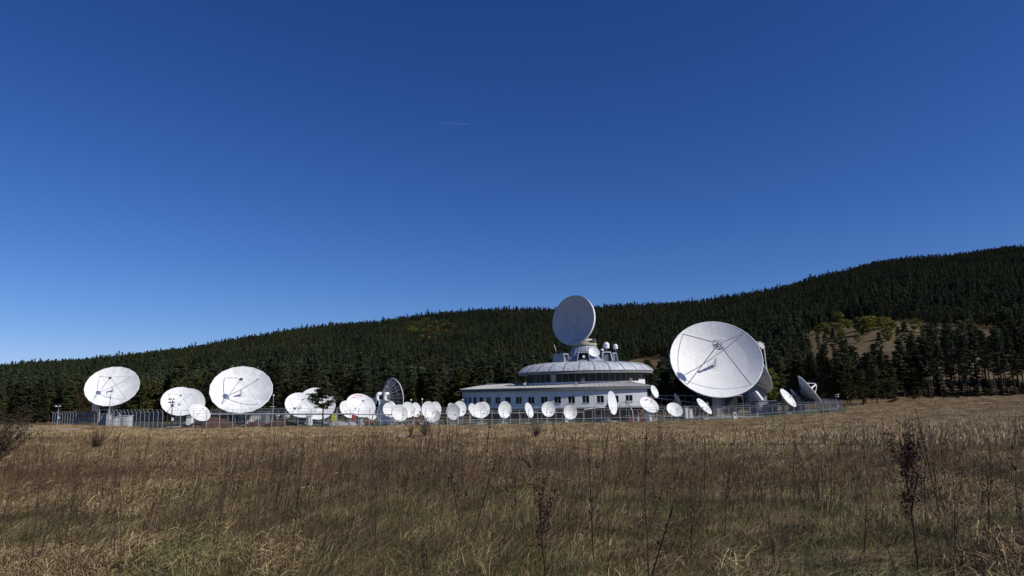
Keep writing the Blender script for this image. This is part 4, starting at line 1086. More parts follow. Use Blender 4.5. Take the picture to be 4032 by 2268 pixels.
for k in range(5):
    a = gp(1664 + 3 * k, 134); MB().box(a + Vector((0, .1 * k, 1.2)), (.16, .05, 2.7), 0, Matrix.Rotation(-.5, 3, 'Y')).build('board', 'wood', e_)

# ------------------------------------------------------------------ contrail
q = MB(); v = []; a = at(1703, 480, 8200); b_ = at(1853, 491, 7800)
N = 10; K = 24
for k in range(K + 1):
    t = k / K; c = a * (1 - t) + b_ * t; r = 4.6 * (1 - .55 * t) * (.25 if k in (0, K) else 1)
    for i in range(N):
        an = 2 * math.pi * i / N; v.append(c + Vector((0, math.cos(an) * r, math.sin(an) * r)))
q.add(v, [(k * N + i, k * N + (i + 1) % N, (k + 1) * N + (i + 1) % N, (k + 1) * N + i) for k in range(K) for i in range(N)])
cm = bpy.data.materials.new('ice_vapour'); cm.use_nodes = True; n = cm.node_tree; b = n.nodes['Principled BSDF']
b.inputs['Base Color'].default_value = (.9, .9, .9, 1); b.inputs['Roughness'].default_value = 1
tc = n.nodes.new('ShaderNodeTexCoord'); sx = n.nodes.new('ShaderNodeSeparateXYZ'); n.links.new(tc.outputs['Generated'], sx.inputs[0])
mr = n.nodes.new('ShaderNodeMapRange'); mr.inputs[3].default_value = .04; mr.inputs[4].default_value = .38; n.links.new(sx.outputs[0], mr.inputs[0]); n.links.new(mr.outputs[0], b.inputs['Alpha'])
M['ice'] = cm
o = q.build('contrail', 'ice', None, base=a); tag(o, 'short thin white aircraft vapour trail high in the blue sky', 'contrail')

# ------------------------------------------------------------------ vegetation
def hidden_collection(name): return bpy.data.collections.new(name)
def scatter(name, pts_, rots, scls, idx, sources, kind='stuff', label=None, cat=None):
    me = bpy.data.meshes.new(name); me.vertices.add(len(pts_)); me.vertices.foreach_set('co', np.asarray(pts_, dtype=np.float32).ravel())
    a = me.attributes.new('rot', 'FLOAT_VECTOR', 'POINT'); a.data.foreach_set('vector', np.asarray(rots, dtype=np.float32).ravel())
    a = me.attributes.new('scl', 'FLOAT_VECTOR', 'POINT'); a.data.foreach_set('vector', np.asarray(scls, dtype=np.float32).ravel())
    a = me.attributes.new('idx', 'INT', 'POINT'); a.data.foreach_set('value', np.asarray(idx, dtype=np.int32))
    o = bpy.data.objects.new(name, me); COL.objects.link(o); tag(o, label, cat, kind=kind)
    col = hidden_collection(name + '_sources')
    for i, s_ in enumerate(sources):
        so_ = bpy.data.objects.new('%s_%02d' % (name, i), s_); col.objects.link(so_)
    ng = bpy.data.node_groups.new(name + '_scatter', 'GeometryNodeTree')
    ng.interface.new_socket('Geometry', in_out='INPUT', socket_type='NodeSocketGeometry'); ng.interface.new_socket('Geometry', in_out='OUTPUT', socket_type='NodeSocketGeometry')
    N_ = ng.nodes; gi = N_.new('NodeGroupInput'); go = N_.new('NodeGroupOutput'); ip = N_.new('GeometryNodeInstanceOnPoints')
    ci = N_.new('GeometryNodeCollectionInfo'); ci.inputs['Collection'].default_value = col; ci.inputs['Separate Children'].default_value = True; ci.inputs['Reset Children'].default_value = True
    ip.inputs['Pick Instance'].default_value = True
    def na(nm, ty):
        x = N_.new('GeometryNodeInputNamedAttribute'); x.data_type = ty; x.inputs['Name'].default_value = nm; return [s for s in x.outputs if s.enabled and s.name == 'Attribute'][0]
    L = ng.links.new
    L(gi.outputs[0], ip.inputs['Points']); L(ci.outputs[0], ip.inputs['Instance']); L(na('idx', 'INT'), ip.inputs['Instance Index'])
    L(na('rot', 'FLOAT_VECTOR'), ip.inputs['Rotation']); L(na('scl', 'FLOAT_VECTOR'), ip.inputs['Scale']); L(ip.outputs[0], go.inputs[0])
    md = o.modifiers.new('scatter', 'NODES'); md.node_group = ng
    return o

def tris_mesh(name, C, size, mats, mi=None, flat=.0, seed=0, extra=None, leafy=1.0):
    """many small random triangles around centres C"""
    r = np.random.default_rng(seed); n_ = len(C); C = np.asarray(C)
    if np.isscalar(size): size = np.full(n_, size)
    a = r.normal(size=(n_, 3)); b_ = r.normal(size=(n_, 3)); a[:, 2] *= (1 - flat); b_[:, 2] *= (1 - flat)
    a /= np.linalg.norm(a, axis=1)[:, None]; b_ /= np.linalg.norm(b_, axis=1)[:, None]
    s_ = size[:, None]
    V = np.stack([C - a * s_ * .6, C + a * s_ * .6, C + b_ * s_ * .75 * leafy], 1).reshape(-1, 3)
    F = np.arange(n_ * 3).reshape(-1, 3)
    vv = V.tolist(); ff = F.tolist()
    mi_ = list(mi) if mi is not None else [0] * n_
    if extra is not None:
        o = len(vv); vv += [list(v) for v in extra.v]; ff += [[i + o for i in f] for f in extra.f]; mi_ += [len(mats) - 1] * len(extra.f)
    me = bpy.data.meshes.new(name); me.from_pydata(vv, [], ff)
    for m_ in mats: me.materials.append(M[m_])
    me.polygons.foreach_set('material_index', mi_); me.update(); return me

def crown_pts(seed, h, r, base, nb, tufts, per, spread, shape):
    R = np.random.default_rng(seed); out = []; br = []
    for i in range(nb):
        t = R.uniform(0, 1) ** .9; z_ = base + (h - base) * t
        if shape == 'cone': pr = (1 - t) ** .8 * .95 + .05
        elif shape == 'pine': pr = math.sin(min(1, (1 - t) * 1.25 + .12) * math.pi / 2) * (.75 + .25 * math.sin(t * 9 + seed)) * (.65 + .35 * min(1, t * 3))
        else: pr = math.sqrt(max(0.02, 1 - (2 * t - 1) ** 2))
        L = r * pr * R.uniform(.55, 1.12); a = R.uniform(0, 2 * math.pi)
        up = .1 + .5 * t if shape != 'cone' else -.15 + .3 * t
        for k in range(tufts):
            f = R.uniform(.25, 1) ** .6; c = np.array([math.cos(a) * L * f, math.sin(a) * L * f, z_ + up * L * f * .5])
            q_ = R.normal(size=(per, 3)) * spread * np.array([1.1, 1.1, .38]) * (.6 + .5 * f); out.append(c + q_)
        br.append((a, L, z_, up))
    return np.concatenate(out), br
def trunk(h, r, lean=0.0, br=(), seed=0, n=7):
    q = MB(); R = random.Random(seed); pts_ = [Vector((0, 0, -.4))]; x = y = 0
    for k in range(1, 7):
        x += R.uniform(-.15, .15) + lean; y += R.uniform(-.15, .15); pts_.append(Vector((x * k / 6, y * k / 6, h * k / 6)))
    for k in range(6): q.tube(pts_[k], pts_[k + 1], r * (1 - k / 6.5), r * (1 - (k + 1) / 6.5), n=n, cap=False)
    for (a, L, z_, up) in list(br)[:26]:
        q.tube(Vector((0, 0, z_)), Vector((math.cos(a) * L * .85, math.sin(a) * L * .85, z_ + up * L * .45)), r * .22, .02, n=4, cap=False)
    return q

NEAR = []   # (crown mesh, trunk mesh, height)
for i, (h, r, base, shp, mt) in enumerate(((15, 2.9, 2.2, 'pine', 'pine'), (17, 3.1, 3.5, 'pine', 'pine'), (13, 3.0, 1.2, 'pine', 'pine_olive'), (16, 2.6, 2.0, 'cone', 'pine'), (12, 2.7, .8, 'pine', 'pine_olive'), (18, 2.9, 7.0, 'pine', 'pine'))):
    C, br = crown_pts(40 + i, h, r, base, 92, 6, 12, .27, shp)
    NEAR.append((tris_mesh('pine_crown', C, np.random.default_rng(i).uniform(.22, .5, len(C)), [mt], seed=i, flat=.3), trunk(h * .93, .24, 0, br, i).mesh('pine_trunk', 'bark'), h))
TALL = []   # bare-stemmed pines
for i in range(3):
    h = 17 + i; C, br = crown_pts(60 + i, h, 2.7, h * (.20 + .08 * i), 70, 6, 10, .30, 'pine')
    TALL.append((tris_mesh('pine_crown', C, np.random.default_rng(i).uniform(.2, .42, len(C)), ['pine_olive' if i == 1 else 'pine'], seed=20 + i, flat=.3), trunk(h * .95, .22, .05 * (i - 1), br, 9 + i).mesh('pine_trunk', 'bark'), h))
FAR = []
for i, (h, r, base, shp, mt) in enumerate(((15, 2.2, 1.5, 'cone', 'pine_far'), (17, 2.2, 2.5, 'cone', 'pine_far'), (13, 2.3, 1.5, 'pine', 'pine'), (16, 1.9, 3, 'cone', 'pine'), (12, 2.5, 1, 'pine', 'pine_far'), (14, 2.4, 4, 'pine', 'pine_olive'))):
    C, br = crown_pts(80 + i, h, r, base, 80, 4, 5, .28, shp)
    FAR.append(tris_mesh('far_pine', C, np.random.default_rng(i).uniform(.35, .7, len(C)), [mt, 'bark'], seed=40 + i, flat=.2, extra=trunk(h * .8, .2, n=4)))
def decid(seed, h, r, m_, n_=60):
    C, br = crown_pts(seed, h, r, h * .12, n_, 5, 8, .30, 'round')
    return tris_mesh('leaf_crown', C, .42, [m_, 'bark_dark'], seed=seed, extra=trunk(h * .6, .12, n=5))
DEC = [decid(101, 9, 3.4, 'decid'), decid(102, 8, 3.2, 'autumn')]
BUSH = [decid(103, 4.6, 2.3, 'decid', 46), decid(104, 3.6, 2.1, 'decid', 40), decid(105, 5.6, 2.5, 'decid', 46)]

# tree positions: rows over the hillside
def in_poly(x, y, P):
    c = False; j = len(P) - 1
    for i in range(len(P)):
        if (P[i][1] > y) != (P[j][1] > y) and x < (P[j][0] - P[i][0]) * (y - P[i][1]) / (P[j][1] - P[i][1]) + P[i][0]: c = not c
        j = i
    return c
CLEAR = [(3170, 1330), (3210, 1300), (3300, 1270), (3560, 1268), (3750, 1284), (3950, 1298), (4300, 1320), (4600, 1700), (3700, 1700), (3640, 1535), (3500, 1528), (3330, 1515), (3200, 1480)]
CLEAR2 = [(2470, 1420), (2600, 1405), (2650, 1425), (2600, 1545), (2480, 1545)]
PATCH = [(1600, 1260), (1700, 1265), (1800, 1285), (1790, 1345), (1700, 1360), (1600, 1340)]
near_sel = []; far = []
Y = 197.0
R = np.random.default_rng(11)
while Y < 1570:
    sp = 4.2 + Y * .0013
    lim = .92 if Y < 420 else .82
    for x in np.arange(-lim * Y, lim * Y, sp):
        xx = x + R.uniform(-.6, .6) * sp; yy = Y + R.uniform(-.7, .7) * sp
        px = azpx(xx, yy); foot = float(np.interp(px, FOOTX, FOOTY))
        if yy < foot: continue
        zz = G(xx, yy); P_ = proj((xx, yy, zz))
        if in_poly(P_[0], P_[1], CLEAR) or in_poly(P_[0], P_[1], CLEAR2): continue
        if R.random() < .05 + .25 * max(0, math.sin(xx * .043 + yy * .02) * math.sin(yy * .037 - xx * .013) - .35): continue
        far.append((xx, yy, zz, P_[0], P_[1]))
    Y += sp * .92
far = np.array(far)
infr = (far[:, 3] > -60) & (far[:, 3] < 4092)
order = np.argsort(far[:, 1] - np.interp(far[:, 3], FOOTX, FOOTY) + far[:, 1] * .25)
sel = []; 
for i in order:
    if infr[i] and len(sel) < 225: sel.append(i)
selset = set(sel)
def region(px):
    if px < 640: return ('dark pine in the forest edge behind the leftmost dish', 'forest edge pines at the left')
    if px < 1340: return ('dark pine in the forest edge behind the left group of dishes', 'forest edge pines behind the left dishes')
    if px < 2080: return ('dark pine in the forest edge between the lattice dish and the building', 'forest edge pines left of the building')
    if px < 2640: return ('dark pine in the forest edge behind the station building', 'forest edge pines behind the building')
    if px < 3120: return ('dark pine in the forest edge behind the giant dish', 'forest edge pines behind the giant dish')
    return ('dark pine in the forest edge right of the station fence', 'forest edge pines right of the station')
def place_tree(v, p, s_, rz, label, group, name='pine_tree'):
    o = bpy.data.objects.new(name, None); COL.objects.link(o); o.location = p; o.rotation_euler = (0, 0, rz); o.scale = s_
    tag(o, label, 'pine tree', group)
    for nm, me in (('crown', v[0]), ('trunk', v[1])):
        c = bpy.data.objects.new(nm, me); COL.objects.link(c); c.parent = o
    return o
RR = random.Random(5)
for i in sel:
    x, y, z_, px, py = far[i]; lb, gr = region(px); k = RR.choice([0, 0, 1, 2, 2, 3, 4, 5] if px < 3000 else [0, 1, 1, 2, 3, 5])
    s_ = RR.uniform(.68, 1.15) * (1.15 if px > 3000 else float(np.interp(px, [0, 500, 1000], [.72, .78, 1.0])))
    place_tree(NEAR[k], (x, y, z_ - .2), (s_ * RR.uniform(.95, 1.25), s_ * RR.uniform(.95, 1.25), s_), RR.uniform(0, 6.28), lb, gr)
# individually recognisable pines
lone = place_tree(NEAR[2], gp(1271, 121), (.60, .60, .53), 1.0, 'lone pine with bare trunk inside the fence, before a white dish', None)
C, br = crown_pts(300, 7.2, 3.0, 3.0, 90, 7, 8, .22, 'pine')
lone.children[0].data = tris_mesh('pine_crown', C, .28, ['pine'], seed=9, flat=.3); lone.children[1].data = trunk(6.0, .17, 0, br, 3).mesh('pine_trunk', 'bark_dark'); lone.scale = (1, 1, 1)
rt = random.Random(77)
tallp = []; pxx = 3600
while pxx < 4130: tallp.append((pxx, rt.uniform(242, 285))); pxx += rt.choice([4, 6, 8, 12, 20]) 
for k, (px, y) in enumerate(tallp):
    s_ = rt.uniform(.95, 1.38); v = rt.choice([TALL[0], TALL[1], TALL[2], NEAR[5], NEAR[1]]) if px > 3680 else rt.choice([NEAR[5], NEAR[1], NEAR[0], TALL[0]])
    place_tree(v, gp(px, y), (s_ * rt.uniform(.8, 1.15), s_ * rt.uniform(.8, 1.15), s_ * (1.12 if v in (NEAR[1], NEAR[0]) else 1)), rt.uniform(0, 6), 'tall pine with long bare stem in the open row at the far right', 'tall pines before the clearing')
for k, (px, y, s_) in enumerate(((3400, 214, .78), (3455, 218, .85), (3515, 222, .62), (3350, 226, .7))):
    place_tree(NEAR[(2, 0, 4, 2)[k]], gp(px, y), (s_ * 1.25, s_ * 1.25, s_), k * 1.3, ['bushy pine standing forward of the forest, right of the fence corner', 'tallest of the forward pines right of the fence corner', 'smallest forward pine at the right end of its clump', 'forward pine nearest the fence corner'][k], None)
for k, (px, y, s_) in enumerate(((3745, 247, .5), (3785, 250, .4), (3835, 248, .55), (3880, 252, .45), (3945, 249, .5), (4005, 251, .45), (4050, 246, .4), (3695, 250, .5), (3770, 236, .22), (3600, 238, .25), (3850, 240, .3), (3950, 238, .2), (3660, 243, .45), (3720, 241, .3), (3900, 243, .42), (3980, 241, .5), (4030, 244, .35), (3810, 242, .2))):
    place_tree(NEAR[4], gp(px, y), (s_ * 1.6, s_ * 1.6, s_), k, 'young low pine at the foot of the tall pines at far right', 'young pines on the field edge')
rest = [i for i in range(len(far)) if i not in selset]
F_ = far[rest]; nF = len(F_)
idx = R.integers(0, 6, nF); sc = R.uniform(.5, 1.1, nF) * (1 + .16 * np.sin(F_[:, 0] * .03 + 1) * np.sin(F_[:, 1] * .026)) * np.where((R.random(nF) < .05) & (F_[:, 1] > 450), 1.3, 1) * np.where(F_[:, 1] < 420, np.interp(F_[:, 3], [0, 500, 1000], [.74, .8, 1.0]), 1)
sc *= np.interp(F_[:, 1], [200, 600, 1500], [.95, .95, .85])
patch = np.array([in_poly(a, b, PATCH) for a, b in F_[:, 3:5]])
nzz = np.sin(F_[:, 0] * .019 + 2) * np.sin(F_[:, 1] * .023 + 1)
idx = np.where(patch & (np.sin(F_[:, 0] * .06 + 1) * np.sin(F_[:, 1] * .045 + 2) > -.25) & (R.random(nF) < .75), np.where(R.random(nF) < .2, 7, 6), idx)
idx = np.where((R.random(nF) < .008), 7, idx)
sc = np.where(idx >= 6, sc * 1.15, sc)
rots = np.stack([np.zeros(nF), np.zeros(nF), R.uniform(0, 6.28, nF)], 1)
wd = R.uniform(.85, 1.5, nF); scl = np.stack([sc * wd, sc * wd, sc], 1)
scatter('hillside_forest', np.stack([F_[:, 0], F_[:, 1], F_[:, 2] - .3], 1), rots, scl, idx, FAR + DEC, label='dense conifer forest covering the hillside', cat='forest')
for k, (px, py, s_) in enumerate([(3545, 1385, .9), (3575, 1395, 1.0), (3600, 1405, .85), (3470, 1420, .8), (3690, 1345, .9), (3742, 1340, 1.0), (3255, 1400, .9), (3290, 1420, 1.0), (3225, 1385, .8), (3340, 1430, .7), (3850, 1385, .9), (3960, 1400, 1.0)]):
    Yv = 230.0; d = ray(px, py)
    while Yv < 900 and (CAM + d * (Yv / d.y)).z > G((CAM + d * (Yv / d.y)).x, Yv): Yv += 2
    p = CAM + d * (Yv / d.y); p.z = G(p.x, p.y) - .2
    place_tree(NEAR[k % 2], p, (s_, s_, s_), k, 'pine standing alone or in a small clump on the hillside clearing', 'pines on the clearing')
# round bushes of the clearing
bp_ = [(3200, 1300, .9), (3222, 1322, 1.0), (3246, 1318, .9), (3262, 1330, .8), (3300, 1310, 1), (3318, 1302, .8), (3312, 1345, .9), (3275, 1296, .7), (3345, 1305, .8), (3385, 1312, 1.2), (3398, 1325, 1.3), (3418, 1322, 1.2), (3432, 1300, 1.1), (3455, 1298, .8), (3476, 1302, .9), (3498, 1298, .9), (3515, 1304, .8), (3378, 1358, .6), (3494, 1342, 1.0), (3500, 1352, .7), (3604, 1312, .9), (3636, 1318, .6), (3715, 1338, .9), (3640, 1332, .5), (3410, 1290, .9), (3330, 1290, .9), (3308, 1282, 1.1), (3560, 1306, .6), (3800, 1318, 1.1), (3835, 1345, .9), (3960, 1370, 1.0), (3890, 1390, .6)]
def hit(px, py):
    d = ray(px, py); Yv = 230.0
    while Yv < 1500:
        p = CAM + d * (Yv / d.y)
        if p.z < G(p.x, p.y): return Vector((p.x, p.y, G(p.x, p.y)))
        Yv += 1.5
    return None
for k, (px, py, s_) in enumerate(bp_):
    p = hit(px, py - 8)
    if p is None: continue
    o = bpy.data.objects.new('round_bush', BUSH[k % 3]); COL.objects.link(o); o.location = p; o.rotation_euler = (0, 0, k); s_ *= 1.75; o.scale = (s_, s_, s_ * .95)
    tag(o, 'round yellow-green bush on the hillside clearing', 'bush', 'bushes on the hillside clearing')
p = hit(1690, 1345)
o = bpy.data.objects.new('orange_tree', decid(111, 8, 2.6, 'autumn')); COL.objects.link(o); o.location = p + Vector((0, 0, 6)); tag(o, 'orange-brown leafy tree high on the forested hillside', 'tree')
g0 = gp(356, 190)
o = bpy.data.objects.new('rust_tree', decid(112, 12.2, 3.3, 'autumn')); COL.objects.link(o); o.location = g0; tag(o, 'rust-coloured leafy tree behind the leftmost large dish', 'tree')
g0 = gp(3040, 232)
o = bpy.data.objects.new('birch_tree', decid(113, 12.5, 2.4, 'decid', 80)); COL.objects.link(o); o.location = g0; tag(o, 'yellowing tree just right of the giant dish', 'tree')

# shrubs in the field
def shrub(name, p, h, w_, nst, leaves, lsize, lb, cat='shrub', seed=0, lean=0, leafm='bushleaf', tw=.012):
    r = random.Random(seed); q = MB(); C = []
    for i in range(nst):
        a = r.uniform(0, 6.28); L = r.uniform(.6, 1) * h; d = Vector((math.cos(a) * w_ / h * r.uniform(.2, 1) + lean, math.sin(a) * w_ / h * r.uniform(.2, 1), 1)).normalized()
        P0 = Vector(p); pts_ = [P0]
        for k in range(5):
            d = (d + Vector((r.uniform(-.2, .2), r.uniform(-.2, .2), r.uniform(-.1, .1)))).normalized(); P0 = P0 + d * L / 5; pts_.append(P0)
            if k > 0:
                d2 = (d + Vector((r.uniform(-.9, .9), r.uniform(-.9, .9), r.uniform(-.2, .5)))).normalized(); e2 = P0 + d2 * L * r.uniform(.1, .28); q.tube(P0, e2, tw * .5, tw * .25, n=4, cap=False)
                for _ in range(leaves): t = r.random(); C.append(P0 * (1 - t) + e2 * t + Vector((r.uniform(-1, 1), r.uniform(-1, 1), r.uniform(-1, 1))) * lsize)
        for k in range(5): q.tube(pts_[k], pts_[k + 1], tw * (1 - k * .15), tw * (1 - (k + 1) * .15), n=5, cap=False)
    e_ = empty(name, p, lb, cat)
    q.build('twigs', 'twig', e_)
    if C:
        C = np.array([tuple(c) for c in C]) - np.array(p)[None]; o = bpy.data.objects.new('leaves', tris_mesh('leaves', C, np.random.default_rng(seed).uniform(.5, 1.1, len(C)) * lsize, [leafm], seed=seed)); COL.objects.link(o); o.parent = e_
    return e_
shrub('bramble_bush', gp(-40, 24), 2.1, 2.1, 80, 13, .062, 'leafy brown bramble bush at the left picture edge', 'bush', 1)
shrub('oak_sapling', gp(1672, 50), 1.3, .45, 18, 9, .085, 'bushy brown-leaved sapling on the stony hump', 'bush', 2)
shrub('oak_sapling', gp(1615, 51), .95, .35, 10, 7, .075, 'smaller brown-leaved sapling left of the bushy one', 'bush', 3)
shrub('twiggy_shrub', gp(2108, 48), 1.1, .5, 26, 2, .03, 'dark leafless tangled shrub in the field before the building', 'shrub', 4, tw=.022)
shrub('twiggy_shrub', gp(372, 34), 1.15, .7, 30, 1, .02, 'dark leafless wiry shrub in the left field', 'shrub', 5, .15, tw=.018)
shrub('rusty_weed', gp(1530, 15.2), .55, .3, 16, 5, .035, 'rust-red leafy weed clump low in the grass', 'weed', 6, leafm='autumn', tw=.005)
# tall dock weeds
def dock(p, h, lb, seed, nb=5, dens=10, lean=.0, w_=.25, seedr=.016, name='dock_weed', r0=.007):
    r = random.Random(seed); e_ = empty(name, p, lb, 'weed'); q = MB(); C = []
    def stem(P0, d, L, rad, lo):
        pts_ = [P0]; N = 8
        for k in range(N):
            d = (d + Vector((r.uniform(-.05, .05), r.uniform(-.05, .05), 0))).normalized(); P0 = P0 + d * L / N; pts_.append(P0)
        for k in range(N): q.tube(pts_[k], pts_[k + 1], rad * (1 - .08 * k), rad * (1 - .08 * (k + 1)), n=5, cap=False)
        for k in range(N):
            if k / N >= lo:
                for _ in range(dens):
                    if r.random() < .8:
                        t = r.random(); C.append(pts_[k] * (1 - t) + pts_[k + 1] * t + Vector((r.gauss(0, 1), r.gauss(0, 1), r.gauss(0, 1))) * seedr * 1.3)
        return pts_
    M_ = stem(Vector(p) - Vector((0, 0, .05)), Vector((lean, 0, 1)).normalized(), h, r0, .35)
    for i in range(nb):
        k = r.randint(3, 6); a = r.uniform(0, 6.28); stem(M_[k], Vector((math.cos(a) * .42 + lean, math.sin(a) * .4, 1)).normalized(), h * r.uniform(.22, .42), r0 * .55, .15)
    q.build('stem', 'seed', e_)
    C = np.array([tuple(c) for c in C]) - np.array(p)[None]
    o = bpy.data.objects.new('seed_heads', tris_mesh('seed_heads', C, np.random.default_rng(seed).uniform(.8, 1.6, len(C)) * seedr, ['seed'], seed=seed)); COL.objects.link(o); o.parent = e_
dock(gp(3620, 6.6), 1.22, 'thick dark dock weed with many seed heads at lower right', 3, 10, 24, .03, seedr=.019, r0=.011)
dock(gp(2158, 6.3), 1.12, 'dark red dock weed standing in the lower centre', 4, 4, 20, -.03, seedr=.018, r0=.009)
dock(gp(2560, 6.5), 1.35, 'tall thin curved weed stem right of centre', 5, 1, 4, -.03, seedr=.018, r0=.009)
for k, (px, Y, h, ln) in enumerate(((2070, 14, 1.25, .32), (2290, 15, 1.0, .25), (255, 9.0, .95, .0), (560, 8.6, .8, .08), (3400, 7.2, .75, .05), (3060, 6.9, .62, 0), (3760, 7.3, .8, .06), (3900, 7.5, .9, .12), (2850, 8.5, .9, .12), (1060, 11, .95, .25), (1500, 13, 1.1, 0), (2720, 7.6, .85, .05), (1180, 10, .9, .2), (3260, 10, .9, .18))):
    dock(gp(px, Y), h, ['dark leaning weed stalk above the centre field', 'second leaning stalk right of the dark one', 'paired upright brown stalk at left', 'curved brown stalk left of centre', 'straight reddish stalk left of the thick dock weed', 'short straight stalk at lower right centre', 'stalk just right of the thick dock weed', 'leaning stalk near the right edge', 'forked thin stalk right of centre', 'slanted stalk in the left centre field', 'upright stalk below the stony hump', 'slim stalk right of the curved stem', 'slanted stalk left of the centre', 'slanted stalk in the right field'][k], 50 + k, 1, 4, ln, seedr=.015, name='dry_weed', r0=.008)

# ------------------------------------------------------------------ grass
def tuft(name, n_, rad, h0, h1, w_, lean, seed, mats, mw, bend=.5):
    r = np.random.default_rng(seed); vv = []; ff = []; mi = []
    for i in range(n_):
        a = r.uniform(0, 6.28); d = rad * math.sqrt(r.random()); x, y = d * math.cos(a), d * math.sin(a)
        h = r.uniform(h0, h1); az = r.normal(0, 1.0); L = np.array([math.cos(az), math.sin(az)]) * r.uniform(.1, 1) * lean * h + np.array([.35 * lean * h, 0])
        ta = r.uniform(0, 3.14); wx, wy = math.cos(ta) * w_ * .5, math.sin(ta) * w_ * .5
        b0 = len(vv); m1 = .55
        vv += [(x - wx, y - wy, -.03), (x + wx, y + wy, -.03), (x + L[0] * .3 - wx * .8, y + L[1] * .3 - wy * .8, h * m1), (x + L[0] * .3 + wx * .8, y + L[1] * .3 + wy * .8, h * m1), (x + L[0], y + L[1], h * (1 - bend * r.random() * .5))]
        ff += [(b0, b0 + 1, b0 + 3, b0 + 2), (b0 + 2, b0 + 3, b0 + 4)]; k = int(r.choice(len(mats), p=mw)); mi += [k, k]
    me = bpy.data.meshes.new(name); me.from_pydata(vv, [], ff)
    for m_ in mats: me.materials.append(M[m_])
    me.polygons.foreach_set('material_index', mi); me.update(); return me
GM = ['g_straw', 'g_tan', 'g_brown', 'g_green']
def mat_tuft(name, n_, rad, L0, L1, w_, hz, seed, mats, mw):
    """tangled blades that arch over and lie on each other in every direction"""
    r = np.random.default_rng(seed); vv = []; ff = []; mi = []
    for i in range(n_):
        a = r.uniform(0, 6.28); d = rad * math.sqrt(r.random()); P0 = np.array([d * math.cos(a), d * math.sin(a), r.uniform(-.02, hz * .4)])
        az = r.normal(.2, 1.3); L = r.uniform(L0, L1); D_ = np.array([math.cos(az), math.sin(az), 0]); top = r.uniform(.3, 1.2) * hz
        ks = [P0, P0 + D_ * L * .35 + [0, 0, top * .8], P0 + D_ * L * .7 + [r.normal(0, .02), r.normal(0, .02), top], P0 + D_ * L + [0, 0, top * r.uniform(.1, .9)]]
        s_ = np.array([-D_[1], D_[0], r.normal(0, .6)]) * w_ * .5; b0 = len(vv)
        for q_, wf in zip(ks[:3], (1, 1, .8)): vv += [tuple(q_ - s_ * wf), tuple(q_ + s_ * wf)]
        vv.append(tuple(ks[3])); ff += [(b0, b0 + 1, b0 + 3, b0 + 2), (b0 + 2, b0 + 3, b0 + 5, b0 + 4), (b0 + 4, b0 + 5, b0 + 6)]; k = int(r.choice(len(mats), p=mw)); mi += [k] * 3
    me = bpy.data.meshes.new(name); me.from_pydata(vv, [], ff)
    for m_ in mats: me.materials.append(M[m_])
    me.polygons.foreach_set('material_index', mi); me.update(); return me
near_t = [tuft('grass_tuft', 90, .22, .05, .20, .0042, 1.7, 1, GM, [.26, .32, .22, .20]), mat_tuft('grass_tuft', 90, .24, .08, .26, .0046, .09, 2, GM, [.48, .24, .14, .14]),
          mat_tuft('grass_tuft', 100, .24, .10, .34, .0046, .13, 3, GM, [.58, .22, .14, .06]), tuft('grass_tuft', 90, .20, .03, .13, .0042, 1.8, 4, GM, [.06, .12, .12, .70]), tuft('grass_tuft', 110, .24, .02, .09, .0045, 1.6, 5, GM, [.03, .10, .14, .73]),
          tuft('grass_tuft', 80, .14, .12, .32, .0038, 1.1, 12, GM, [.30, .36, .34, .0])]
mid_t = [tuft('grass_tuft', 120, .5, .10, .27, .006, .8, 6, GM, [.26, .50, .22, .02]), tuft('grass_tuft', 120, .5, .08, .23, .006, 1.1, 7, GM, [.34, .46, .17, .03]), mat_tuft('grass_tuft', 110, .5, .15, .4, .0065, .12, 8, GM, [.32, .36, .22, .1])]
far_t = [tuft('grass_tuft', 90, 1.1, .08, .28, .026, .7, 9, GM + ['g_gold'], [.25, .13, .07, .01, .54]), tuft('grass_tuft', 90, 1.1, .06, .22, .026, .9, 10, GM + ['g_gold'], [.2, .2, .1, .0, .5]), tuft('grass_tuft', 90, 1.1, .08, .30, .024, .7, 14, GM, [.15, .45, .38, .02])]
short_t = [tuft('grass_tuft', 70, .4, .03, .11, .014, 1.2, 11, GM, [.22, .10, .08, .60])]
def stalks(seed, n_, rad, h0, h1, w_, hw=.012):
    r = random.Random(seed); q = MB()
    for i in range(n_):
        a = r.uniform(0, 6.28); d = rad * math.sqrt(r.random()); p = Vector((d * math.cos(a), d * math.sin(a), -.02)); h = r.uniform(h0, h1); L = Vector((r.gauss(.12, .14), r.gauss(0, .1), 1)).normalized() * h
        q.tube(p, p + L, w_, w_ * .6, n=3, cap=False)
        for k in range(r.randint(1, 5)): c = p + L * r.uniform(.5, 1.0) + Vector((r.gauss(0, hw), r.gauss(0, hw), 0)); q.tube(c, c + Vector((r.gauss(0, hw), r.gauss(0, hw), hw * 2.2)), hw * .55, hw * .3, n=3)
    return q.mesh('weed_stalks', 'twig' if h0 > .6 else 'stalk')
stalk_n = [stalks(1, 5, .4, .35, .75, .0022, .008), stalks(2, 4, .5, .3, .65, .002, .007), stalks(3, 7, .35, .4, .85, .0022, .009)]
stalk_t = [stalks(21 + i, 2, .5, .6, 1.1, .0075, .02) for i in range(5)]
stalk_m = [stalks(4, 9, .8, .35, .75, .0045, .013), stalks(5, 11, .9, .3, .7, .0045, .013)]
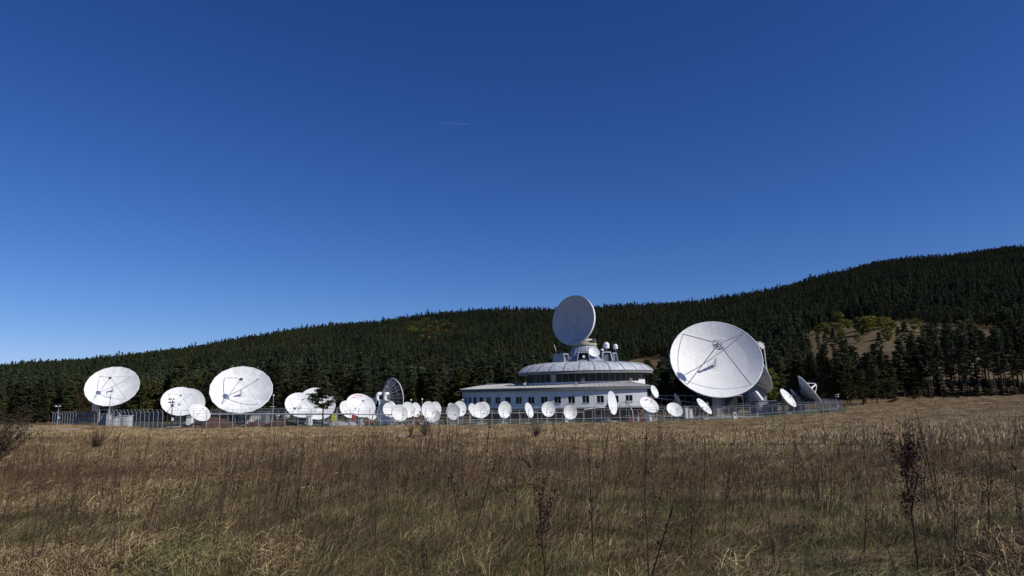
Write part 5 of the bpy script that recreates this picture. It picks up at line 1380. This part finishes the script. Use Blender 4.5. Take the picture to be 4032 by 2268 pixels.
# mown track across the field, given as a plan line
TR = [(gp(-1500, 62).x, 62.0), (gp(500, 58).x, 58.0), (gp(1500, 49).x, 49.0), (gp(2016, 41.5).x, 41.5), (gp(2400, 37).x, 37.0), (gp(2900, 32).x, 32.0), (gp(3500, 26).x, 26.0), (gp(4100, 22).x, 22.0), (60, 8)]
TRX = [a for a, _ in TR]; TRY = [b for _, b in TR]
def on_track(x, y): 
    yt = np.interp(x, TRX, TRY); w_ = np.interp(x, [-30, -8, 0, 20], [.6, 1.3, 2.4, 2.2]); return np.abs(y - yt) < w_
def gz_many(X, Y_): return np.array([G(float(a), float(b)) for a, b in zip(X, Y_)])
def field(n_, y0, y1, pw=1.0, lim=.78):
    Yv = (y0 ** (pw + 1) + R.random(n_) * (y1 ** (pw + 1) - y0 ** (pw + 1))) ** (1 / (pw + 1)) if pw != -1 else y0 * (y1 / y0) ** R.random(n_)
    Xv = R.uniform(-lim, lim, n_) * Yv; return Xv, Yv
def fence_ok(X, Y_):
    px = 2016 + 2868 * X / Y_; lim = np.array([fy(float(min(max(p, 600), 3300))) - .4 if 600 < p < 3320 else (150 if p <= 600 else 236) for p in px]); 
    lim = np.where((px > 380) & (px <= 657), np.interp(px, [380, 657], [145, 115.5]), lim); return (Y_ < lim) & ~((px < 330) & (Y_ > 98) & (Y_ < 118))
MX, MY = gp(1628, 52).x, 52.0
PH = R.uniform(0, 6.28, (12,)); KX = R.uniform(-2.6, 2.6, 12); KY = R.uniform(-1.6, 1.6, 12)
def drift(X, Y_, f):
    return sum(np.sin(f * (KX[i] * X + KY[i] * Y_) + PH[i]) for i in range(12)) / 3.5
def lay(name, X, Y_, src, smin, smax, lb, cat='grass', rotr=.7, near=False, tall=.3):
    Z = gz_many(X, Y_); k = len(X); s_ = R.uniform(smin, smax, k)
    dr = np.clip(1 + tall * drift(X, Y_, .45) + .3 * drift(X + 9, Y_, 1.4) + .3 * drift(X, Y_ + 5, 4.1), .35, 1.4)
    yt = np.interp(X, TRX, TRY); vg = np.interp(X, [-20, -4, 6], [.7, .35, .18]); dr = np.where((Y_ < yt) & (Y_ > yt - 5), dr * vg, dr); dr = np.where((np.abs(X - MX) < 1.6 + (MY - Y_) * .03) & (Y_ < MY + .5) & (Y_ > MY - 12), dr * .4, dr)   # trodden verge in front of the track
    if near:   # green hollows, straw mats and standing brown clumps follow drifts on the field
        g = drift(X + 31, Y_ - 7, .38) + .5 * drift(X, Y_, 1.1); u = R.random(k); idx = np.where(g > -.02, R.choice([3, 4, 3, 0], k), np.where(g < -.4, R.choice([1, 2, 2, 5], k), R.integers(0, 6, k)))
        green_cut = (Y_ > 14) & (idx >= 3) & (idx <= 4) & (u < .7); idx = np.where(green_cut, 5, idx)
    else: idx = R.integers(0, len(src), k)
    scatter(name, np.stack([X, Y_, Z], 1), np.stack([R.normal(0, .1, k), R.normal(0, .1, k), R.normal(0, rotr, k)], 1), np.stack([s_, s_, s_ * dr], 1), idx, src, label=lb, cat=cat)
X, Yv = field(24000, 4.5, 20, 1.0, .80); lay('near_grass', X, Yv, near_t, .8, 1.4, 'matted dry and green grass in the foreground', rotr=1.0, near=True, tall=.35)
X, Yv = field(24000, 14, 62, .6, .80); k = ~on_track(X, Yv) & (Yv < np.interp(X, TRX, TRY) + R.normal(0, 1.5, len(X))); lay('mid_grass', X[k], Yv[k], mid_t, .8, 1.25, 'tall brown dry grass across the middle field')
X, Yv = field(36000, 20, 190, .3, .80); k = fence_ok(X, Yv) & ~on_track(X, Yv) & (Yv > np.interp(X, TRX, TRY)); lay('far_grass', X[k], Yv[k], far_t, .7, 1.15, 'light tan grass before the fence and forest')
X, Yv = field(40000, 17, 66, .6, .80); k = on_track(X, Yv); lay('track_grass', X[k], Yv[k], short_t, .8, 1.2, 'short green grass on the mown track')
X, Yv = field(2000, 6, 20, 1.0, .80); lay('near_stalks', X, Yv, stalk_n, .7, 1.1, 'thin dark weed stalks in the near grass', 'weeds')
X, Yv = field(300, 6.8, 27, .3, .80); lay('tall_stalks', X, Yv, stalk_t, .8, 1.15, 'tall thin dead stems standing above the grass', 'weeds')
X, Yv = field(520, 15, 50, .7, .80); k = ~on_track(X, Yv) & (Yv < np.interp(X, TRX, TRY) - np.interp(X, [-10, 4], [0, 5])); lay('mid_stalks', X[k], Yv[k], stalk_m, .7, 1.1, 'dark weed stalks across the middle field', 'weeds')
X = R.uniform(60, 190, 7000); Yv = R.uniform(186, 246, 7000); px = 2016 + 2868 * X / Yv; k = px > 3335; lay('far_field_grass', X[k], Yv[k], far_t, .9, 1.4, 'tan grass on the field edge below the right forest')

for o in bpy.data.objects:
    if '_w' in o: del o['_w']
